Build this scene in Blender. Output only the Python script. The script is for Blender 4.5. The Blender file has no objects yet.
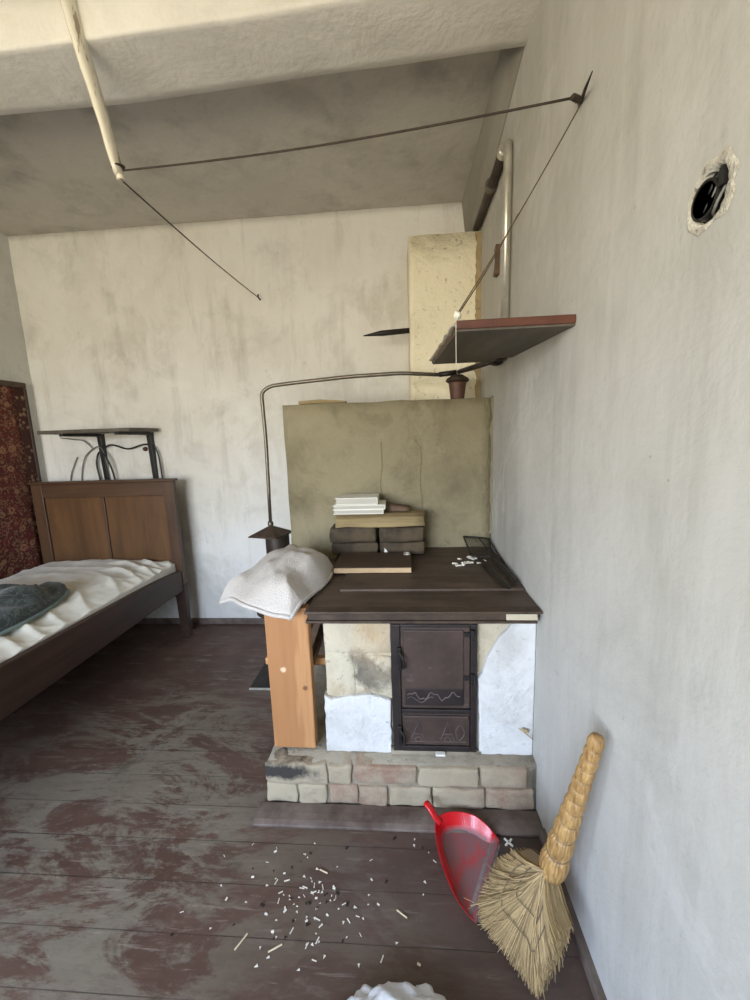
import bpy, bmesh, math, random
from math import sin, cos, pi, sqrt, exp, hypot
from mathutils import Vector, Matrix, noise as mnoise
random.seed(7)
sc = bpy.context.scene
COL = sc.collection
V = Vector

# ------------------------------------------------------------------ node helpers
class NT:
    def __init__(s, name):
        s.m = bpy.data.materials.new(name); s.m.use_nodes = True
        s.t = s.m.node_tree; s.t.nodes.clear()
        s.out = s.t.nodes.new('ShaderNodeOutputMaterial')
        s.b = s.t.nodes.new('ShaderNodeBsdfPrincipled')
        s.t.links.new(s.b.outputs[0], s.out.inputs[0])
        s.tc = s.t.nodes.new('ShaderNodeTexCoord')
    def put(s, sock, v):
        if hasattr(v, 'is_linked') or isinstance(v, bpy.types.NodeSocket): s.t.links.new(v, sock)
        else:
            if isinstance(v, (tuple, list)) and len(v) == 3 and sock.type == 'RGBA': v = (*v, 1)
            sock.default_value = v
    def n(s, typ, **kw):
        nd = s.t.nodes.new(typ)
        for k, v in kw.items():
            if k in nd.inputs: s.put(nd.inputs[k], v)
            else: setattr(nd, k, v)
        return nd
    def vec(s, scale=(1, 1, 1), rot=(0, 0, 0), loc=(0, 0, 0), src=None):
        mp = s.n('ShaderNodeMapping'); s.t.links.new(src or s.tc.outputs['Object'], mp.inputs[0])
        mp.inputs['Scale'].default_value = scale; mp.inputs['Rotation'].default_value = rot; mp.inputs['Location'].default_value = loc
        return mp.outputs[0]
    def noise(s, scale, detail=4, rough=.55, vec=None, dist=0.0):
        nd = s.n('ShaderNodeTexNoise', Scale=scale, Detail=detail, Roughness=rough, Distortion=dist)
        s.t.links.new(vec or s.tc.outputs['Object'], nd.inputs['Vector']); return nd.outputs['Fac']
    def ramp(s, fac, stops):
        nd = s.n('ShaderNodeValToRGB'); s.put(nd.inputs[0], fac)
        e = nd.color_ramp.elements
        while len(e) < len(stops): e.new(.5)
        for i, (p, c) in enumerate(stops):
            e[i].position = p
            e[i].color = (c, c, c, 1) if not isinstance(c, (tuple, list)) else (*c, 1)
        return nd.outputs[0]
    def mix(s, fac, a, b, mode='MIX'):
        nd = s.n('ShaderNodeMix', data_type='RGBA', blend_type=mode)
        s.put(nd.inputs[0], fac); s.put(nd.inputs[6], a); s.put(nd.inputs[7], b); return nd.outputs[2]
    def math(s, op, a, b=0.0):
        nd = s.n('ShaderNodeMath', operation=op); s.put(nd.inputs[0], a); s.put(nd.inputs[1], b); return nd.outputs[0]
    def bump(s, h, strength=.3, dist=.01, nrm=None):
        nd = s.n('ShaderNodeBump', Strength=strength, Distance=dist, Height=h)
        if nrm is not None: s.t.links.new(nrm, nd.inputs['Normal'])
        return nd.outputs[0]
    def done(s, color, rough=.8, nrm=None, **kw):
        s.put(s.b.inputs['Base Color'], color); s.put(s.b.inputs['Roughness'], rough)
        if nrm is not None: s.t.links.new(nrm, s.b.inputs['Normal'])
        for k, v in kw.items(): s.put(s.b.inputs[k.replace('_', ' ')], v)
        return s.m
def lin(r, g, b):
    f = lambda c: (c/255/12.92) if c/255 <= .04045 else ((c/255+.055)/1.055)**2.4
    return (f(r), f(g), f(b))
def blob(N, c, r, soft, ns=4, amp=.35, vscale=(1, 1, 1)):
    """irregular patch mask: 1 inside radius r round c, wobbling edge"""
    src = N.vec(scale=vscale, loc=tuple(-a*b for a, b in zip(c, vscale)))
    ln = N.n('ShaderNodeVectorMath', operation='LENGTH'); N.t.links.new(src, ln.inputs[0])
    d = N.math('ADD', ln.outputs['Value'], N.math('MULTIPLY', N.math('SUBTRACT', N.noise(ns, 6, .65), .5), amp*2))
    mr = N.n('ShaderNodeMapRange'); N.put(mr.inputs[0], d)
    mr.inputs[1].default_value = r; mr.inputs[2].default_value = r+soft; mr.inputs[3].default_value = 1; mr.inputs[4].default_value = 0
    return mr.outputs[0]

def plaster(name, base, dirty, pale, streak=(1, 1, 1), dirt=.5, speck=True, pits=0., soot=None, bumpk=.35, seed=0., crackc=None):
    N = NT(name); o = N.vec(loc=(seed, seed*.7, seed*1.3))
    c = N.mix(N.ramp(N.noise(1.1, 5, .6, o), [(.35, 0), (.68, 1)]), base, pale)
    c = N.mix(N.math('MULTIPLY', N.ramp(N.noise(2.6, 8, .68, o, .4), [(.5, 0), (.78, 1)]), dirt), c, dirty)
    st = N.vec(scale=streak, loc=(seed, 0, 0))
    c = N.mix(N.math('MULTIPLY', N.ramp(N.noise(3.2, 6, .65, st), [(.53, 0), (.72, 1)]), dirt*.75), c, dirty)
    c = N.mix(N.math('MULTIPLY', N.ramp(N.noise(5.1, 5, .6, N.vec(scale=streak, loc=(seed+9, 0, 0))), [(.57, 0), (.70, 1)]), .5), c, pale)
    if speck:
        v = N.n('ShaderNodeTexNoise', Scale=26., Detail=3., Roughness=.6)
        N.t.links.new(o, v.inputs['Vector'])
        c = N.mix(N.math('MULTIPLY', N.ramp(v.outputs['Fac'], [(.725, 0), (.77, 1)]), .45), c, tuple(x*.45 for x in dirty))
    if pits:
        pt_ = N.ramp(N.noise(34, 5, .7, N.vec(loc=(seed, 2, 5))), [(.60, 0), (.67, 1)])
        c = N.mix(N.math('MULTIPLY', pt_, pits), c, tuple(x*.5 for x in dirty))
    for s_ in (soot or []):
        (ce, r, soft, vs, amt, col) = s_
        m = N.math('MULTIPLY', blob(N, ce, r, soft, 5, .25, vs), amt)
        m = N.math('MULTIPLY', m, N.ramp(N.noise(4, 6, .65, st), [(.3, .35), (.62, 1)]))
        c = N.mix(m, c, col)
    h = N.math('ADD', N.math('MULTIPLY', N.noise(5, 7, .62, o, .3), 1.0), N.math('MULTIPLY', N.noise(45, 4, .6, o), .07))
    h = N.math('ADD', h, N.math('MULTIPLY', N.noise(7, 3, .5, st), .22))
    # patches of repainted limewash with sharper borders
    pm = N.ramp(N.noise(1.7, 7, .7, N.vec(loc=(seed+3, 4, 9)), .5), [(.56, 0), (.60, 1)])
    c = N.mix(N.math('MULTIPLY', pm, .45), c, pale)
    sm = N.ramp(N.noise(7.5, 8, .75, N.vec(loc=(seed, 7, 2))), [(.64, 0), (.71, 1)])
    c = N.mix(N.math('MULTIPLY', sm, dirt*.55), c, dirty)
    return N.done(c, .88, N.bump(h, bumpk, .03))

def wood(name, dark, light, axis=0, scale=1., rough=.55, bumpk=.15, patch=None):
    N = NT(name); sc_ = [14*scale]*3; sc_[axis] = 1.1*scale
    oi = N.n('ShaderNodeObjectInfo')
    add = N.n('ShaderNodeVectorMath', operation='ADD'); N.t.links.new(N.tc.outputs['Object'], add.inputs[0])
    sm = N.n('ShaderNodeVectorMath', operation='SCALE'); N.t.links.new(oi.outputs['Location'], sm.inputs[0]); sm.inputs['Scale'].default_value = 3.1
    N.t.links.new(sm.outputs[0], add.inputs[1])
    g = N.noise(1.6, 7, .65, N.vec(scale=sc_, src=add.outputs[0]), .8)
    c = N.mix(N.ramp(g, [(.3, 0), (.7, 1)]), dark, light)
    c = N.mix(N.math('MULTIPLY', N.ramp(N.noise(3, 5, .6, add.outputs[0]), [(.5, 0), (.8, 1)]), .45), c, tuple(x*.5 for x in dark))
    if patch: c = N.mix(N.ramp(N.noise(patch[0], 6, .7, N.vec(scale=[x*.15 for x in sc_])), [(patch[1], 0), (patch[1]+.06, 1)]), c, patch[2])
    return N.done(c, rough, N.bump(g, bumpk, .004))

def simple(name, col, rough=.5, var=.25, scale=12, bumpk=.15, metallic=0., col2=None, bscale=None, spec=None):
    N = NT(name)
    c = N.mix(N.ramp(N.noise(scale, 6, .65), [(.35, 0), (.7, 1)]), tuple(x*(1-var) for x in col), col2 or tuple(min(1, x*(1+var)) for x in col))
    kw = dict(Metallic=metallic)
    return N.done(c, rough, N.bump(N.noise(bscale or scale*4, 5, .6), bumpk, .004), **kw)

# ------------------------------------------------------------------ mesh helpers
def nb(): return bmesh.new()
def box(bm, x0, x1, y0, y1, z0, z1, rot=None, piv=None, bev=0):
    r = bmesh.ops.create_cube(bm, size=1)
    vs = r['verts']; c = V(((x0+x1)/2, (y0+y1)/2, (z0+z1)/2))
    for v in vs: v.co = V((v.co.x*(x1-x0), v.co.y*(y1-y0), v.co.z*(z1-z0)))
    if rot is not None:
        for v in vs: v.co = rot @ v.co
    for v in vs: v.co += c
    if bev:
        es = list({e for v in vs for e in v.link_edges})
        bmesh.ops.bevel(bm, geom=es, offset=bev, segments=2, profile=.5, affect='EDGES')
    return bm
def hexa(bm, pts):
    """8 corners: bottom loop 4, top loop 4"""
    vs = [bm.verts.new(p) for p in pts]
    for f in ((3, 2, 1, 0), (4, 5, 6, 7), (0, 1, 5, 4), (1, 2, 6, 5), (2, 3, 7, 6), (3, 0, 4, 7)): bm.faces.new([vs[i] for i in f])
    return bm
def tube(bm, pts, r, n=10, flat=None, cap=True):
    pts = [V(p) for p in pts]; rs = r if isinstance(r, (list, tuple)) else [r]*len(pts)
    rings = []; prev = None
    for i, p in enumerate(pts):
        d = (pts[min(i+1, len(pts)-1)]-pts[max(i-1, 0)]).normalized()
        if prev is None:
            a = V((0, 0, 1)) if abs(d.z) < .9 else V((1, 0, 0))
            u = d.cross(a).normalized()
        else: u = (prev - d*prev.dot(d)).normalized()
        prev = u; w = d.cross(u)
        k = flat if flat else 1
        rings.append([bm.verts.new(p+(u*cos(2*pi*j/n)+w*sin(2*pi*j/n)*k)*rs[i]) for j in range(n)])
    for a, b in zip(rings, rings[1:]):
        for j in range(n): bm.faces.new((a[j], a[(j+1) % n], b[(j+1) % n], b[j]))
    if cap: bm.faces.new(rings[0][::-1]); bm.faces.new(rings[-1])
    return bm
def arc(pts, rad=.05, k=6):
    """round the corners of a polyline"""
    pts = [V(p) for p in pts]; out = [pts[0]]
    for a, b, c in zip(pts, pts[1:], pts[2:]):
        r = min(rad, (b-a).length*.45, (c-b).length*.45)
        p, q = b+(a-b).normalized()*r, b+(c-b).normalized()*r
        for i in range(k+1):
            t = i/k; out.append(p*(1-t)**2+b*2*t*(1-t)+q*t*t)
    return out+[pts[-1]]
def spline(pts, k=8):
    pts = [V(p) for p in pts]; P = [pts[0]]+pts+[pts[-1]]; out = []
    for i in range(1, len(P)-2):
        for j in range(k):
            t = j/k; a, b, c, d = P[i-1:i+3]
            out.append(.5*((2*b)+(c-a)*t+(2*a-5*b+4*c-d)*t*t+(3*b-a-3*c+d)*t**3))
    return out+[pts[-1]]
def prism(bm, poly, fn0, fn1):
    """poly of 2d points; fn0/fn1 map (a,b) to the two end faces"""
    A = [bm.verts.new(fn0(*p)) for p in poly]; B = [bm.verts.new(fn1(*p)) for p in poly]
    n = len(poly)
    bm.faces.new(A); bm.faces.new(B[::-1])
    for i in range(n): bm.faces.new((A[i], B[i], B[(i+1) % n], A[(i+1) % n]))
    return bm
def lathe(bm, prof, c, n=24, axis=None, lobes=0, amp=0):
    c = V(c); ax = V(axis or (0, 0, 1)).normalized()
    u = ax.orthogonal().normalized(); w = ax.cross(u); rings = []
    for r, h in prof:
        rings.append([bm.verts.new(c+ax*h+(u*cos(t)+w*sin(t))*r*(1+amp*abs(cos(lobes*t/2)) if lobes else 1)) for t in [2*pi*j/n for j in range(n)]])
    for a, b in zip(rings, rings[1:]):
        for j in range(n): bm.faces.new((a[j], a[(j+1) % n], b[(j+1) % n], b[j]))
    bm.faces.new(rings[0][::-1]); bm.faces.new(rings[-1])
    return bm
def grid(bm, nu, nv, fn):
    vs = [[bm.verts.new(fn(i/nu, j/nv)) for j in range(nv+1)] for i in range(nu+1)]
    for i in range(nu):
        for j in range(nv): bm.faces.new((vs[i][j], vs[i+1][j], vs[i+1][j+1], vs[i][j+1]))
    return vs
def closed_sheet(bm, nu, nv, top, bot):
    a = grid(bm, nu, nv, top); b = grid(bm, nu, nv, bot)
    ring = lambda g: [g[i][0] for i in range(nu)]+[g[nu][j] for j in range(nv)]+[g[i][nv] for i in range(nu, 0, -1)]+[g[0][j] for j in range(nv, 0, -1)]
    ra, rb = ring(a), ring(b); n = len(ra)
    for i in range(n): bm.faces.new((ra[i], rb[i], rb[(i+1) % n], ra[(i+1) % n]))
def sub(bm, cuts=3):
    bmesh.ops.subdivide_edges(bm, edges=bm.edges[:], cuts=cuts, use_grid_fill=True)
def rough(bm, amp, scale, seed=0., axes=(1, 1, 1)):
    for v in bm.verts:
        n = mnoise.noise_vector(v.co*scale+V((seed, seed*2, seed*3)))
        v.co += V((n.x*axes[0], n.y*axes[1], n.z*axes[2]))*amp
WORLD = {}
def obj(name, bm, mat, parent=None, smooth=False, bevel=0, subsurf=0, origin=None, seg=2):
    bmesh.ops.recalc_face_normals(bm, faces=bm.faces[:])
    me = bpy.data.meshes.new(name)
    if origin is None:
        if parent is not None: origin = WORLD[parent.name]
        else:
            xs = [v.co for v in bm.verts]
            origin = V(((min(v.x for v in xs)+max(v.x for v in xs))/2, (min(v.y for v in xs)+max(v.y for v in xs))/2, min(v.z for v in xs)))
    origin = V(origin)
    bmesh.ops.translate(bm, verts=bm.verts[:], vec=-origin)
    bm.to_mesh(me); bm.free()
    if mat: me.materials.append(mat)
    if smooth:
        for p in me.polygons: p.use_smooth = True
    o = bpy.data.objects.new(name, me); COL.objects.link(o)
    if parent is not None: o.parent = parent; o.location = origin-WORLD[parent.name]
    else: o.location = origin
    WORLD[o.name] = origin
    if bevel:
        md = o.modifiers.new('b', 'BEVEL'); md.width = bevel; md.segments = seg; md.limit_method = 'ANGLE'; md.angle_limit = .6
        md.harden_normals = False
    if subsurf:
        md = o.modifiers.new('s', 'SUBSURF'); md.levels = md.render_levels = subsurf
    return o
def thing(name, label, cat, loc, group=None):
    o = bpy.data.objects.new(name, None); COL.objects.link(o); o.location = loc; o.empty_display_size = .05
    WORLD[o.name] = V(loc); o['label'] = label; o['category'] = cat
    if group: o['group'] = group
    return o
def tag(o, label, cat, group=None, kind=None):
    o['label'] = label; o['category'] = cat
    if group: o['group'] = group
    if kind: o['kind'] = kind
    return o
def struct(o, label=None):
    o['kind'] = 'structure'
    if label: o['label'] = label
    return o

# ------------------------------------------------------------------ measures (metres)
XL, XR, YB, YR, ZC = -2.79, .48, 2.93, -1.75, 2.955
ZS = .82                                       # cooktop height

# ------------------------------------------------------------------ materials
SOOT = lin(96, 92, 84)
m_right = plaster('right_wall_plaster', bumpk=.25, pits=.10, base=lin(176, 174, 166), dirty=lin(142, 139, 129), pale=lin(192, 190, 184), streak=(2.2, 2.2, .22), dirt=.5, seed=3.,
                  soot=[((0, 2.0, 1.15), .10, .5, (1, 1.6, .6), .7, lin(140, 136, 126)), ((0, 2.2, 2.4), .2, .7, (1, 1, .8), .5, lin(150, 143, 128)),
                        ((0, 1.75, .75), .02, .35, (1, 1.3, .5), .5, lin(140, 138, 134))])
m_back = plaster('back_wall_plaster', pits=.10, base=lin(209, 205, 195), dirty=lin(160, 155, 143), pale=lin(226, 224, 218), streak=(2.2, 2.2, .35), dirt=.62, seed=11.)
m_left = plaster('left_wall_plaster', lin(190, 190, 184), lin(150, 148, 140), lin(208, 208, 204), dirt=.5, seed=21.)
m_ceil = plaster('ceiling_limewash', lin(182, 177, 167), lin(132, 127, 118), lin(196, 191, 181), dirt=.75, seed=5., speck=False, bumpk=.3)
m_beam = plaster('beam_limewash', lin(214, 210, 201), lin(172, 167, 157), lin(226, 223, 215), dirt=.3, seed=8., speck=False, bumpk=.4)
m_fire = plaster('firewall_plaster', lin(124, 114, 88), lin(92, 83, 61), lin(144, 135, 108), streak=(1.5, 1.5, 1), dirt=.8, seed=14., bumpk=.8)
m_chim = plaster('chimney_plaster', lin(226, 216, 186), lin(172, 158, 122), lin(236, 228, 202), dirt=.5, seed=31., bumpk=.9, pits=.55)
m_white = plaster('stove_whitewash', lin(205, 203, 199), lin(150, 145, 136), lin(216, 216, 213), dirt=.75, seed=41., bumpk=.9, pits=.3)
m_tan = plaster('exposed_masonry', lin(186, 174, 148), lin(140, 122, 94), lin(200, 192, 170), dirt=.8, seed=47., bumpk=.9, pits=.45,
                soot=[((-.125, -.37, .53), .035, .05, (1, 0, 1), .9, lin(66, 58, 50)), ((-.05, -.37, .70), .04, .10, (1, 0, 1), .6, lin(176, 140, 96)), ((-.24, -.37, .46), .03, .08, (1, 0, 1), .5, lin(160, 138, 104))])

def floor_mat():
    N = NT('floor_boards')
    mp = N.vec(loc=(3.3, -1.204+.138*4, 0))
    br = N.n('ShaderNodeTexBrick', offset=.37, squash=1.)
    N.t.links.new(mp, br.inputs['Vector'])
    br.inputs['Scale'].default_value = 1; br.inputs['Mortar Size'].default_value = .0018; br.inputs['Mortar Smooth'].default_value = .3
    br.inputs['Brick Width'].default_value = 40; br.inputs['Row Height'].default_value = .138
    br.inputs['Color1'].default_value = (.35, .35, .35, 1); br.inputs['Color2'].default_value = (.65, .65, .65, 1); br.inputs['Mortar'].default_value = (.5, .5, .5, 1)
    grain = N.noise(2.2, 8, .7, N.vec(scale=(1.1, 13, 1)), .5)
    c = N.mix(N.ramp(N.noise(2.1, 8, .7), [(.3, 0), (.7, 1)]), lin(74, 52, 43), lin(104, 80, 68))
    c = N.mix(N.math('MULTIPLY', N.ramp(grain, [(.4, 0), (.75, 1)]), .4), c, lin(70, 52, 47))
    tone = N.n('ShaderNodeMix', data_type='RGBA', blend_type='OVERLAY'); tone.inputs[0].default_value = .3
    N.t.links.new(c, tone.inputs[6]); N.t.links.new(br.outputs['Color'], tone.inputs[7]); c = tone.outputs[2]
    # paint worn off down to grey wood where people walk
    zone = N.math('MAXIMUM', blob(N, (-1.15, 1.25, 0), .45, .7, 3, .45, (1, 1, 1)), N.math('MULTIPLY', blob(N, (-.2, 1.0, 0), .1, .8, 3, .4, (1, 1, 1)), .5))
    big = N.math('ADD', N.math('MULTIPLY', N.noise(2.6, 10, .74, N.vec(scale=(.75, 1.7, 1)), .9), .72), N.math('MULTIPLY', N.noise(19, 8, .75, N.vec(scale=(.45, 1.5, 1), loc=(2, 5, 0)), .6), .28))
    worn = N.ramp(big, [(.465, 0), (.525, 1)])
    c = N.mix(N.math('MULTIPLY', N.math('MULTIPLY', worn, zone), .85), c, N.mix(grain, lin(104, 97, 84), lin(140, 132, 116)))
    worn2 = N.ramp(N.noise(6.5, 8, .7, N.vec(scale=(.7, 2.4, 1), loc=(4, 2, 0))), [(.56, 0), (.64, 1)])
    c = N.mix(N.math('MULTIPLY', worn2, .6), c, lin(122, 112, 102))
    fine = N.ramp(N.noise(26, 6, .75, N.vec(scale=(.6, 1.6, 1), loc=(1, 8, 0))), [(.5, 0), (.7, 1)])
    c = N.mix(N.math('MULTIPLY', fine, .45), c, lin(70, 56, 49))
    scr = N.ramp(N.noise(11, 7, .7, N.vec(scale=(.35, 4, 1), rot=(0, 0, .12), loc=(6, 3, 0))), [(.60, 0), (.66, 1)])
    c = N.mix(N.math('MULTIPLY', scr, .5), c, lin(150, 142, 130))
    dark = N.ramp(N.noise(3.1, 7, .65, N.vec(loc=(7, 1, 0))), [(.6, 0), (.72, 1)])
    c = N.mix(N.math('MULTIPLY', dark, .6), c, lin(44, 33, 29))
    c = N.mix(N.math('MULTIPLY', blob(N, (.0, 1.12, 0), .25, .5, 5, .25), .45), c, lin(80, 68, 61))
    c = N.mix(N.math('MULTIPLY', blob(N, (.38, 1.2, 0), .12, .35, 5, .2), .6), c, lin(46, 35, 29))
    c = N.mix(N.math('MULTIPLY', br.outputs['Fac'], N.ramp(N.noise(3, 5), [(.35, .25), (.65, .9)])), c, lin(40, 30, 26))
    h = N.math('SUBTRACT', N.math('MULTIPLY', grain, .35), br.outputs['Fac'])
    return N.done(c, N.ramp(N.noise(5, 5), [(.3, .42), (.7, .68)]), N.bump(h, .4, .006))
m_floor = floor_mat()
m_skirt = simple('brown_skirting_paint', lin(84, 64, 55), .55, .3, 7, .3, 0, lin(122, 110, 100))
m_bedwood = wood('headboard_frame_wood', lin(62, 43, 29), lin(88, 63, 43), 0, .8, .42)
m_bedwoodz = wood('headboard_stile_wood', lin(62, 43, 29), lin(88, 63, 43), 2, .8, .42)
m_panel = wood('headboard_panel_wood', lin(74, 51, 32), lin(106, 76, 48), 2, .5, .38)
m_raild = wood('dark_bed_rail_wood', lin(46, 31, 24), lin(72, 50, 39), 1, .7, .5)
def pinem():
    N = NT('fresh_pine')
    wv = N.n('ShaderNodeTexWave', wave_type='RINGS', rings_direction='Z', Scale=9., Distortion=5., Detail=3.); wv.inputs['Detail Scale'].default_value = 1.2
    N.t.links.new(N.vec(scale=(1, 1, .16), loc=(.05, .4, 0)), wv.inputs['Vector'])
    g = N.noise(2, 7, .65, N.vec(scale=(26, 26, 1.4)), .3)
    c = N.mix(N.math('MULTIPLY', N.ramp(wv.outputs['Fac'], [(.35, 0), (.75, 1)]), .6), lin(182, 134, 88), lin(150, 100, 58))
    c = N.mix(N.math('MULTIPLY', N.ramp(g, [(.45, 0), (.75, 1)]), .5), c, lin(146, 98, 58))
    kn = blob(N, (.048, -.03, .275), .006, .007, 30, .004); c = N.mix(N.math('MULTIPLY', kn, .85), c, lin(92, 56, 32))
    sc_ = blob(N, (-.035, -.03, .355), .006, .008, 30, .01); c = N.mix(N.math('MULTIPLY', sc_, .8), c, lin(226, 196, 164))
    return N.done(c, .5, N.bump(g, .1, .003))
m_pine = pinem()
m_pined = wood('pine_crosswise', lin(150, 98, 54), lin(206, 156, 100), 0, .6, .55, .08)
m_oldwood = wood('old_brown_wood', lin(70, 52, 38), lin(104, 80, 58), 0, .7, .65)
m_shelfw = wood('painted_shelf_wood', lin(74, 40, 29), lin(104, 62, 46), 1, .6, .45)
m_shelfu = wood('grey_worn_board', lin(66, 59, 50), lin(102, 93, 80), 1, .6, .6)
m_log = wood('split_log', lin(118, 100, 68), lin(158, 140, 100), 0, .8, .8, .4)
m_board = wood('dark_stained_board', lin(52, 40, 31), lin(80, 62, 48), 0, .8, .6)
m_boardedge = wood('pale_sawn_edge', lin(168, 140, 104), lin(206, 182, 146), 0, .8, .7)
m_iron = simple('black_iron', lin(44, 40, 37), .5, .35, 14, .25, .5)
m_rust = simple('rusty_iron', lin(62, 50, 42), .6, .3, 10, .3, .35, lin(92, 76, 62))
m_cast = None
def cast():
    N = NT('cast_iron_cooktop')
    g = N.noise(1.8, 7, .7, N.vec(scale=(2, 9, 2)), .5)
    c = N.mix(N.ramp(g, [(.35, 0), (.7, 1)]), lin(60, 47, 39), lin(98, 81, 68))
    c = N.mix(N.math('MULTIPLY', N.ramp(N.noise(4, 7, .7), [(.52, 0), (.7, 1)]), .6), c, lin(40, 34, 31))
    c = N.mix(N.math('MULTIPLY', N.ramp(N.noise(9, 7, .7), [(.62, 0), (.72, 1)]), .4), c, lin(120, 110, 98))
    return N.done(c, .55, N.bump(g, .3, .004), Metallic=.15)
m_cast = cast()
def doorm():
    N = NT('brown_iron_door')
    c = N.mix(N.ramp(N.noise(7, 7, .7), [(.35, 0), (.7, 1)]), lin(58, 46, 40), lin(80, 64, 56))
    c = N.mix(N.math('MULTIPLY', N.ramp(N.noise(14, 8, .75, N.vec(scale=(1, 1, 2))), [(.6, 0), (.68, 1)]), .4), c, lin(120, 108, 104))
    return N.done(c, .5, N.bump(N.noise(30, 5), .25, .003), Metallic=.1)
m_door = doorm()
m_doordark = simple('sooty_iron', lin(46, 38, 36), .5, .35, 12, .3, .2)
m_chalk = simple('chalk_scrape', lin(96, 84, 80), .8, .35, 30)
m_chrome = simple('worn_silver_paint', lin(188, 184, 172), .3, .2, 16, .12, .55)
m_darkpipe = simple('dark_pipe', lin(62, 54, 47), .45, .35, 14, .2, .4)
m_copper = simple('dull_steel_tube', lin(112, 104, 92), .38, .25, 20, .12, .7)
m_clay = simple('brown_clay', lin(84, 53, 37), .6, .35, 25, .3)
m_black = simple('black_paint', lin(24, 23, 23), .45, .3, 20, .1)
m_cable = simple('black_rubber', lin(30, 30, 31), .5, .2)
m_greyc = simple('grey_cable', lin(122, 121, 116), .6, .2)
m_cord = simple('brown_cord', lin(58, 47, 38), .8, .3, 60)
m_wire = simple('thin_rusty_wire', lin(98, 80, 60), .5, .3, 60, .1, .5)
m_string = simple('white_string', lin(190, 186, 170), .8, .1)
m_red = None
def redm():
    N = NT('red_plastic_dusty')
    dust = N.ramp(N.noise(16, 7, .7, N.vec(scale=(1, .5, 1))), [(.30, 0), (.52, 1)])
    # dust settled on the floor of the pan
    zm = N.n('ShaderNodeMapRange'); sx = N.n('ShaderNodeSeparateXYZ'); N.t.links.new(N.tc.outputs['Object'], sx.inputs[0])
    N.put(zm.inputs[0], sx.outputs['Z']); zm.inputs[1].default_value = .026; zm.inputs[2].default_value = .012; zm.inputs[3].default_value = 0; zm.inputs[4].default_value = 1
    f = N.math('MULTIPLY', N.math('MULTIPLY', dust, zm.outputs[0]), .92)
    c = N.mix(f, lin(196, 16, 26), lin(124, 98, 98))
    return N.done(c, N.mix(f, (.25,)*3, (.7,)*3), N.bump(dust, .1, .002))
m_red = redm()
m_lip = simple('scuffed_grey_lip', lin(132, 118, 116), .7, .3, 40)
m_straw = None
def strawm():
    N = NT('broom_straw')
    gi = N.n('ShaderNodeNewGeometry')
    c = N.mix(gi.outputs['Random Per Island'], lin(112, 90, 56), lin(178, 152, 106))
    c = N.mix(N.math('MULTIPLY', N.ramp(N.noise(60, 4), [(.5, 0), (.75, 1)]), .35), c, lin(120, 92, 52))
    return N.done(c, .6, N.bump(N.noise(150, 3), .2, .002))
m_straw = strawm()
def handlem():
    N = NT('bound_straw_handle')
    g = N.noise(2.2, 6, .7, N.vec(scale=(48, 48, 7)))
    c = N.mix(N.ramp(g, [(.3, 0), (.68, 1)]), lin(112, 78, 40), lin(194, 156, 98))
    return N.done(c, .4, N.bump(g, .6, .004))
m_handle = handlem()
m_thread = simple('grey_stitching', lin(96, 88, 70), .8, .2)
def cloth(name, a, b, sc_=250, bumpk=.4, rough_=.95, big=6):
    N = NT(name)
    c = N.mix(N.ramp(N.noise(big, 5, .6), [(.3, 0), (.7, 1)]), a, b)
    tiny = N.noise(sc_, 2, .5)
    c = N.mix(N.math('MULTIPLY', N.ramp(tiny, [(.5, 0), (.62, 1)]), .22), c, tuple(x*.72 for x in a))
    return N.done(c, rough_, N.bump(tiny, bumpk, .004), **{'Sheen_Weight': .2})
m_towel = cloth('terry_towel', lin(182, 175, 168), lin(202, 196, 189), 190, 1.0)
m_sheet = cloth('cream_bed_sheet', lin(208, 204, 190), lin(226, 223, 211), 500, .12)
def carpetm():
    N = NT('red_floral_carpet')
    o = N.vec(scale=(1, 1, 1))
    base = N.mix(N.ramp(N.noise(5, 4), [(.4, 0), (.6, 1)]), lin(74, 26, 22), lin(92, 36, 28))
    vo = N.n('ShaderNodeTexVoronoi', feature='F1', Scale=12); N.t.links.new(o, vo.inputs['Vector'])
    d = N.math('ADD', vo.outputs['Distance'], N.math('MULTIPLY', N.math('SUBTRACT', N.noise(30, 3), .5), .25))
    ringm = N.ramp(d, [(.12, 0), (.17, 1), (.26, 1), (.31, 0)])
    ringm2 = N.ramp(d, [(.04, 1), (.09, 0)])
    leaf = N.ramp(N.noise(26, 3, .5, o, 2.2), [(.55, 0), (.58, 1), (.63, 1), (.66, 0)])
    leaf2 = N.ramp(N.noise(17, 3, .5, N.vec(loc=(3, 5, 1)), 2.5), [(.56, 0), (.6, 1)])
    c = N.mix(N.math('MULTIPLY', leaf2, .75), base, lin(58, 34, 26))
    c = N.mix(N.math('MULTIPLY', leaf, .75), c, lin(142, 112, 82))
    c = N.mix(N.math('MULTIPLY', ringm, .75), c, lin(150, 108, 80))
    c = N.mix(N.math('MULTIPLY', ringm2, .8), c, lin(156, 130, 98))
    return N.done(c, .98, N.bump(N.noise(220, 2), .5, .004))
m_carpet = carpetm()
def borderm():
    N = NT('carpet_border_pattern')
    vo = N.n('ShaderNodeTexVoronoi', feature='F1', Scale=27); N.t.links.new(N.tc.outputs['Object'], vo.inputs['Vector'])
    m = N.ramp(N.math('ADD', vo.outputs['Distance'], N.math('MULTIPLY', N.math('SUBTRACT', N.noise(50, 3), .5), .5)), [(.25, 1), (.4, 0)])
    c = N.mix(m, lin(62, 32, 26), lin(132, 108, 84))
    return N.done(c, .98, N.bump(N.noise(220, 2), .5, .004))
m_border = borderm()
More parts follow.
